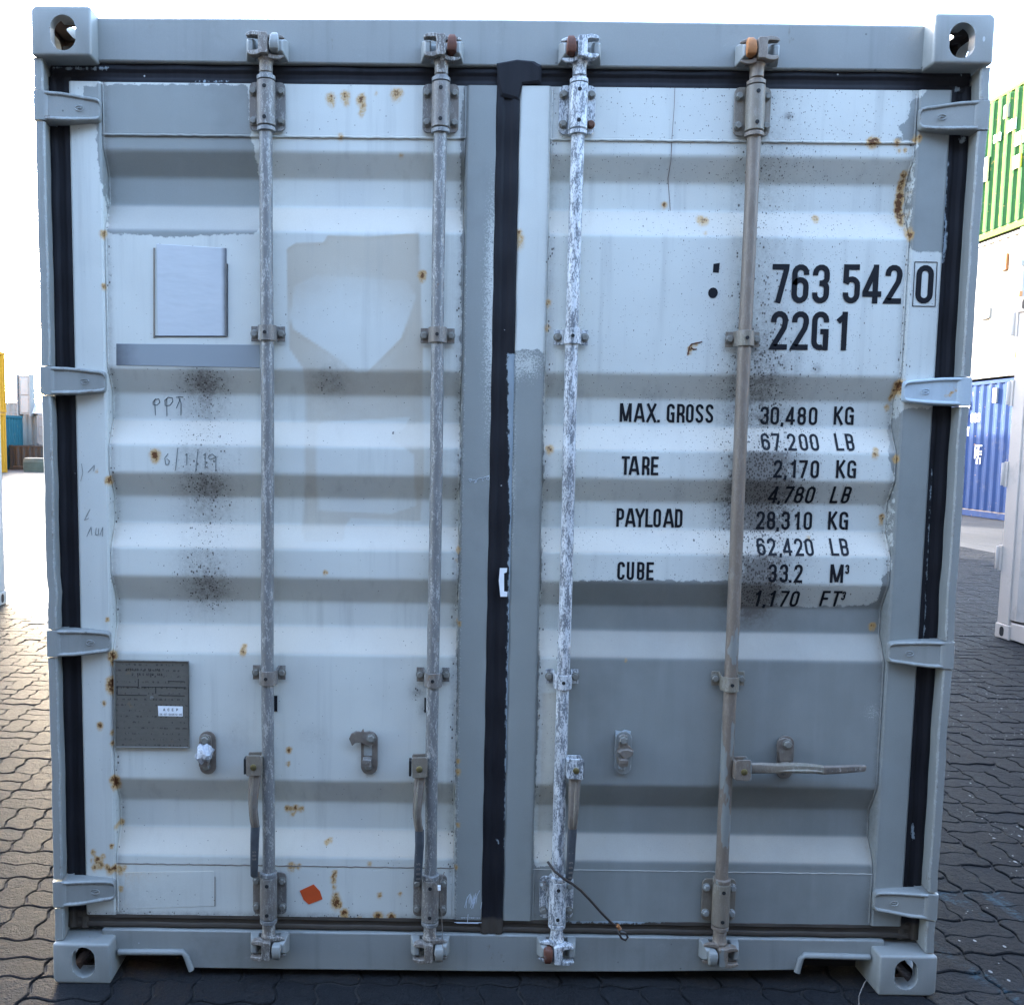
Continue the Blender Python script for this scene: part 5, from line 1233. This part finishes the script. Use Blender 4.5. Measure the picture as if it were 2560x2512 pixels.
n = len(pts); mb = MB(); mb.add([(a, c, z) for z in (0, 1.45) for a, c in pts], [(i, i + 1, n + i + 1, n + i) for i in range(n - 1)]); mb.build('corrugated_wall', M['greyw'], t, 0)
mb = MB(); mb.box(-1.80, -.05, .1, .16, 1.26, 1.42); gg = mb.build('lintel', M['darkc'], t, 0)
for k in range(5):
    mb = MB(); mb.box(-1.55 + k * .12, -1.50 + k * .12, .085, .1, 1.29, 1.39); mb.build('slot', M['greyw'], gg, 0)
mb = MB(); mb.box(-2.5, 0, .05, 5.95, 1.46, 1.5); mb.build('roof_panel', M['greyw'], t, 0)
for x in (-2.53, -.03):
    mb = MB(); mb.box(x, x + .03, .05, 5.95, 0, 1.48); mb.build('side_panel', M['greyw'], t, 0)
# tarpaulin heaped on the roof
def heap(name, label, x0, x1, y0, y1, z0, h, mat, seed, nx=26, ny=10, sharp=.5):
    r_ = np.random.default_rng(seed); hx = r_.random((6, 2)); v = []; f = []
    for j in range(ny + 1):
        for i in range(nx + 1):
            u, w_ = i / nx, j / ny; e = min(1, min(u, 1 - u) * 7) ** .6 * min(1, min(w_, 1 - w_) * 5) ** .5
            zz = h * e * (.72 + .28 * math.sin(u * 9 + seed) * math.cos(w_ * 5 + seed) + .12 * math.sin(u * 31 + w_ * 17 + seed))
            v.append((x0 + (x1 - x0) * u, y0 + (y1 - y0) * w_, z0 + max(0, zz)))
    for j in range(ny):
        for i in range(nx): a = j * (nx + 1) + i; f.append((a, a + 1, a + nx + 2, a + nx + 1))
    k = len(v); v += [(x0, y0, z0), (x1, y0, z0), (x1, y1, z0), (x0, y1, z0)]; f.append((k + 3, k + 2, k + 1, k))
    mb = MB(); mb.add(v, f); o = mb.build(name, mat, None, 50, recalc=False); return tag(o, label, 'tarpaulin')
heap('tarpaulin', 'pale tarpaulin heaped over the roof of the open container, far left', -20.2, -17.4, 43.0, 46.2, 2.69, .62, M['tarp'], 3)
# bundles on the ground
for k, (xa, xb, hh, lb) in enumerate(((-18.0, -16.85, .62, 'larger bundle wrapped in green plastic on the ground before the teal container'), (-16.80, -15.2, .66, 'second green-wrapped bundle, half hidden by our container at far left'))):
    mb = MB(); rr = []
    for t_ in (0, .04, .2, .5, .8, .96, 1):
        x = xa + (xb - xa) * t_; e = .86 if t_ in (0, 1) else 1.0
        rr.append([(x, 38.0 + .55 - .55 * e * c_, hh * (.5 + .5 * d_ * e)) for c_, d_ in ((1, -1), (1.02, .4), (.9, .92), (.4, 1.0 + .05 * math.sin(t_ * 9)), (-.4, .98), (-1, .8), (-1, -1))])
    mb.loft(rr); o = mb.build('wrapped_bundle', M['gtarp'], None, 20); tag(o, lb, 'bundle', 'bundles wrapped in green plastic')
# the white panelled thing above the teal container
t = empty('panel_unit', (-20.35, 42.9, 2.56), 0, 'tall grey frame with two white panels standing on the teal container, far left', 'panel frame')
mb = MB(); mb.box(.12, .66, .0, .5, .08, 1.98); mb.build('body', M['greyw'], t, 0)
for z in (.16, 1.03):
    mb = MB(); mb.box(.20, .58, -.03, .0, z, z + .82); mb.build('panel', M['cream'], t, 0, bevel=.02)
for x in (.0, .60):
    mb = MB(); mb.box(x, x + .07, -.05, .5, 0, 2.02); mb.build('frame_post', M['greyw'], t, 0)
for k in range(4):
    mb = MB(); mb.box(-.45, .02, -.02, .02, .15 + k * .45, .20 + k * .45); mb.build('rung', M['greyw'], t, 0)
for k, (x0_, x1_, z0_, z1_) in enumerate(((-19.72, -18.95, 3.28, 3.62), (-19.72, -18.98, 3.64, 3.98))):
    t = empty('flat_crate', (x0_, 44.6, z0_), 0, ('lower grey crate of the pair rising behind the tarpaulin heap', 'upper grey crate of the pair, darker at its left end, behind the tarpaulin heap')[k], 'crate', 'grey crates behind the tarpaulin')
    w_ = x1_ - x0_
    mb = MB(); mb.box(.26, w_, 0, 2, .03, z1_ - z0_ - .02); mb.build('body', M['greyw'], t, 0, bevel=.01)
    mb = MB(); mb.box(0, .26, .05, 2, .0, z1_ - z0_); mb.build('dark_end', M['darkc'], t, 0)
    mb = MB(); mb.box(-.05, w_ + .05, -.04, 2.04, z1_ - z0_ - .04, z1_ - z0_); mb.build('lid', M['darkc'], t, 0)
yard_container('shipping_container', 'grey container carrying the stacked crates, hidden low behind the tarpaulin heap', 'shipping container', (-17.5, 44.3 + 2.2, .0), (-1, 0), 6.06, 2.438, 3.27, M['greyw'])

# unseen stacks added to shade: row behind ours (right side), one across aisle (doors)
M['darkblue'] = flat_paint('dark_blue_paint', (0.011, 0.014, 0.020), .3, .6, .05, spec=.1)  # near-black so the unseen stacks bounce little light
for y0, z0, lb in ((6.5, 0, 'unseen dark blue container, added for shade, at ground level directly behind our grey one'), (6.5, 2.62, 'unseen dark blue container, added for shade, stacked on the one directly behind our grey one'),
                   (19.0, 0, 'unseen dark blue container, added for shade, on the ground, second length back behind our grey one'),
                   (31.5, 0, 'unseen bottom dark blue container, added for shade, of the tall stack far behind our grey one'), (31.5, 2.62, 'unseen middle dark blue container, added for shade, of the tall stack far behind our grey one'), (31.5, 5.24, 'unseen top dark blue container, added for shade, of the tall stack far behind our grey one')):
    yard_container('shipping_container', lb, 'shipping container', (-1.219, y0, z0), (0, 1), 12.19, -2.438, 2.59, M['darkblue'], 'unseen containers added for shade in the row behind ours')
for k, (x0, z0) in enumerate(((0.1, 0), (0.1, 2.62), (12.4, 0), (12.4, 2.62))):  # unseen aisle stacks, added to darken the lower doors
    yard_container('shipping_container', ('unseen lower left dark blue container, added for shade, across the aisle, behind the photographer', 'unseen upper left dark blue container, added for shade, across the aisle, behind the photographer', 'unseen lower right dark blue container, added for shade, across the aisle, behind the photographer', 'unseen upper right dark blue container, added for shade, across the aisle, behind the photographer')[k], 'shipping container', (x0, -4.2, z0), (-1, 0), 12.19, 2.438, 2.59, M['darkblue'], 'unseen containers added for shade across the aisle behind the photographer')
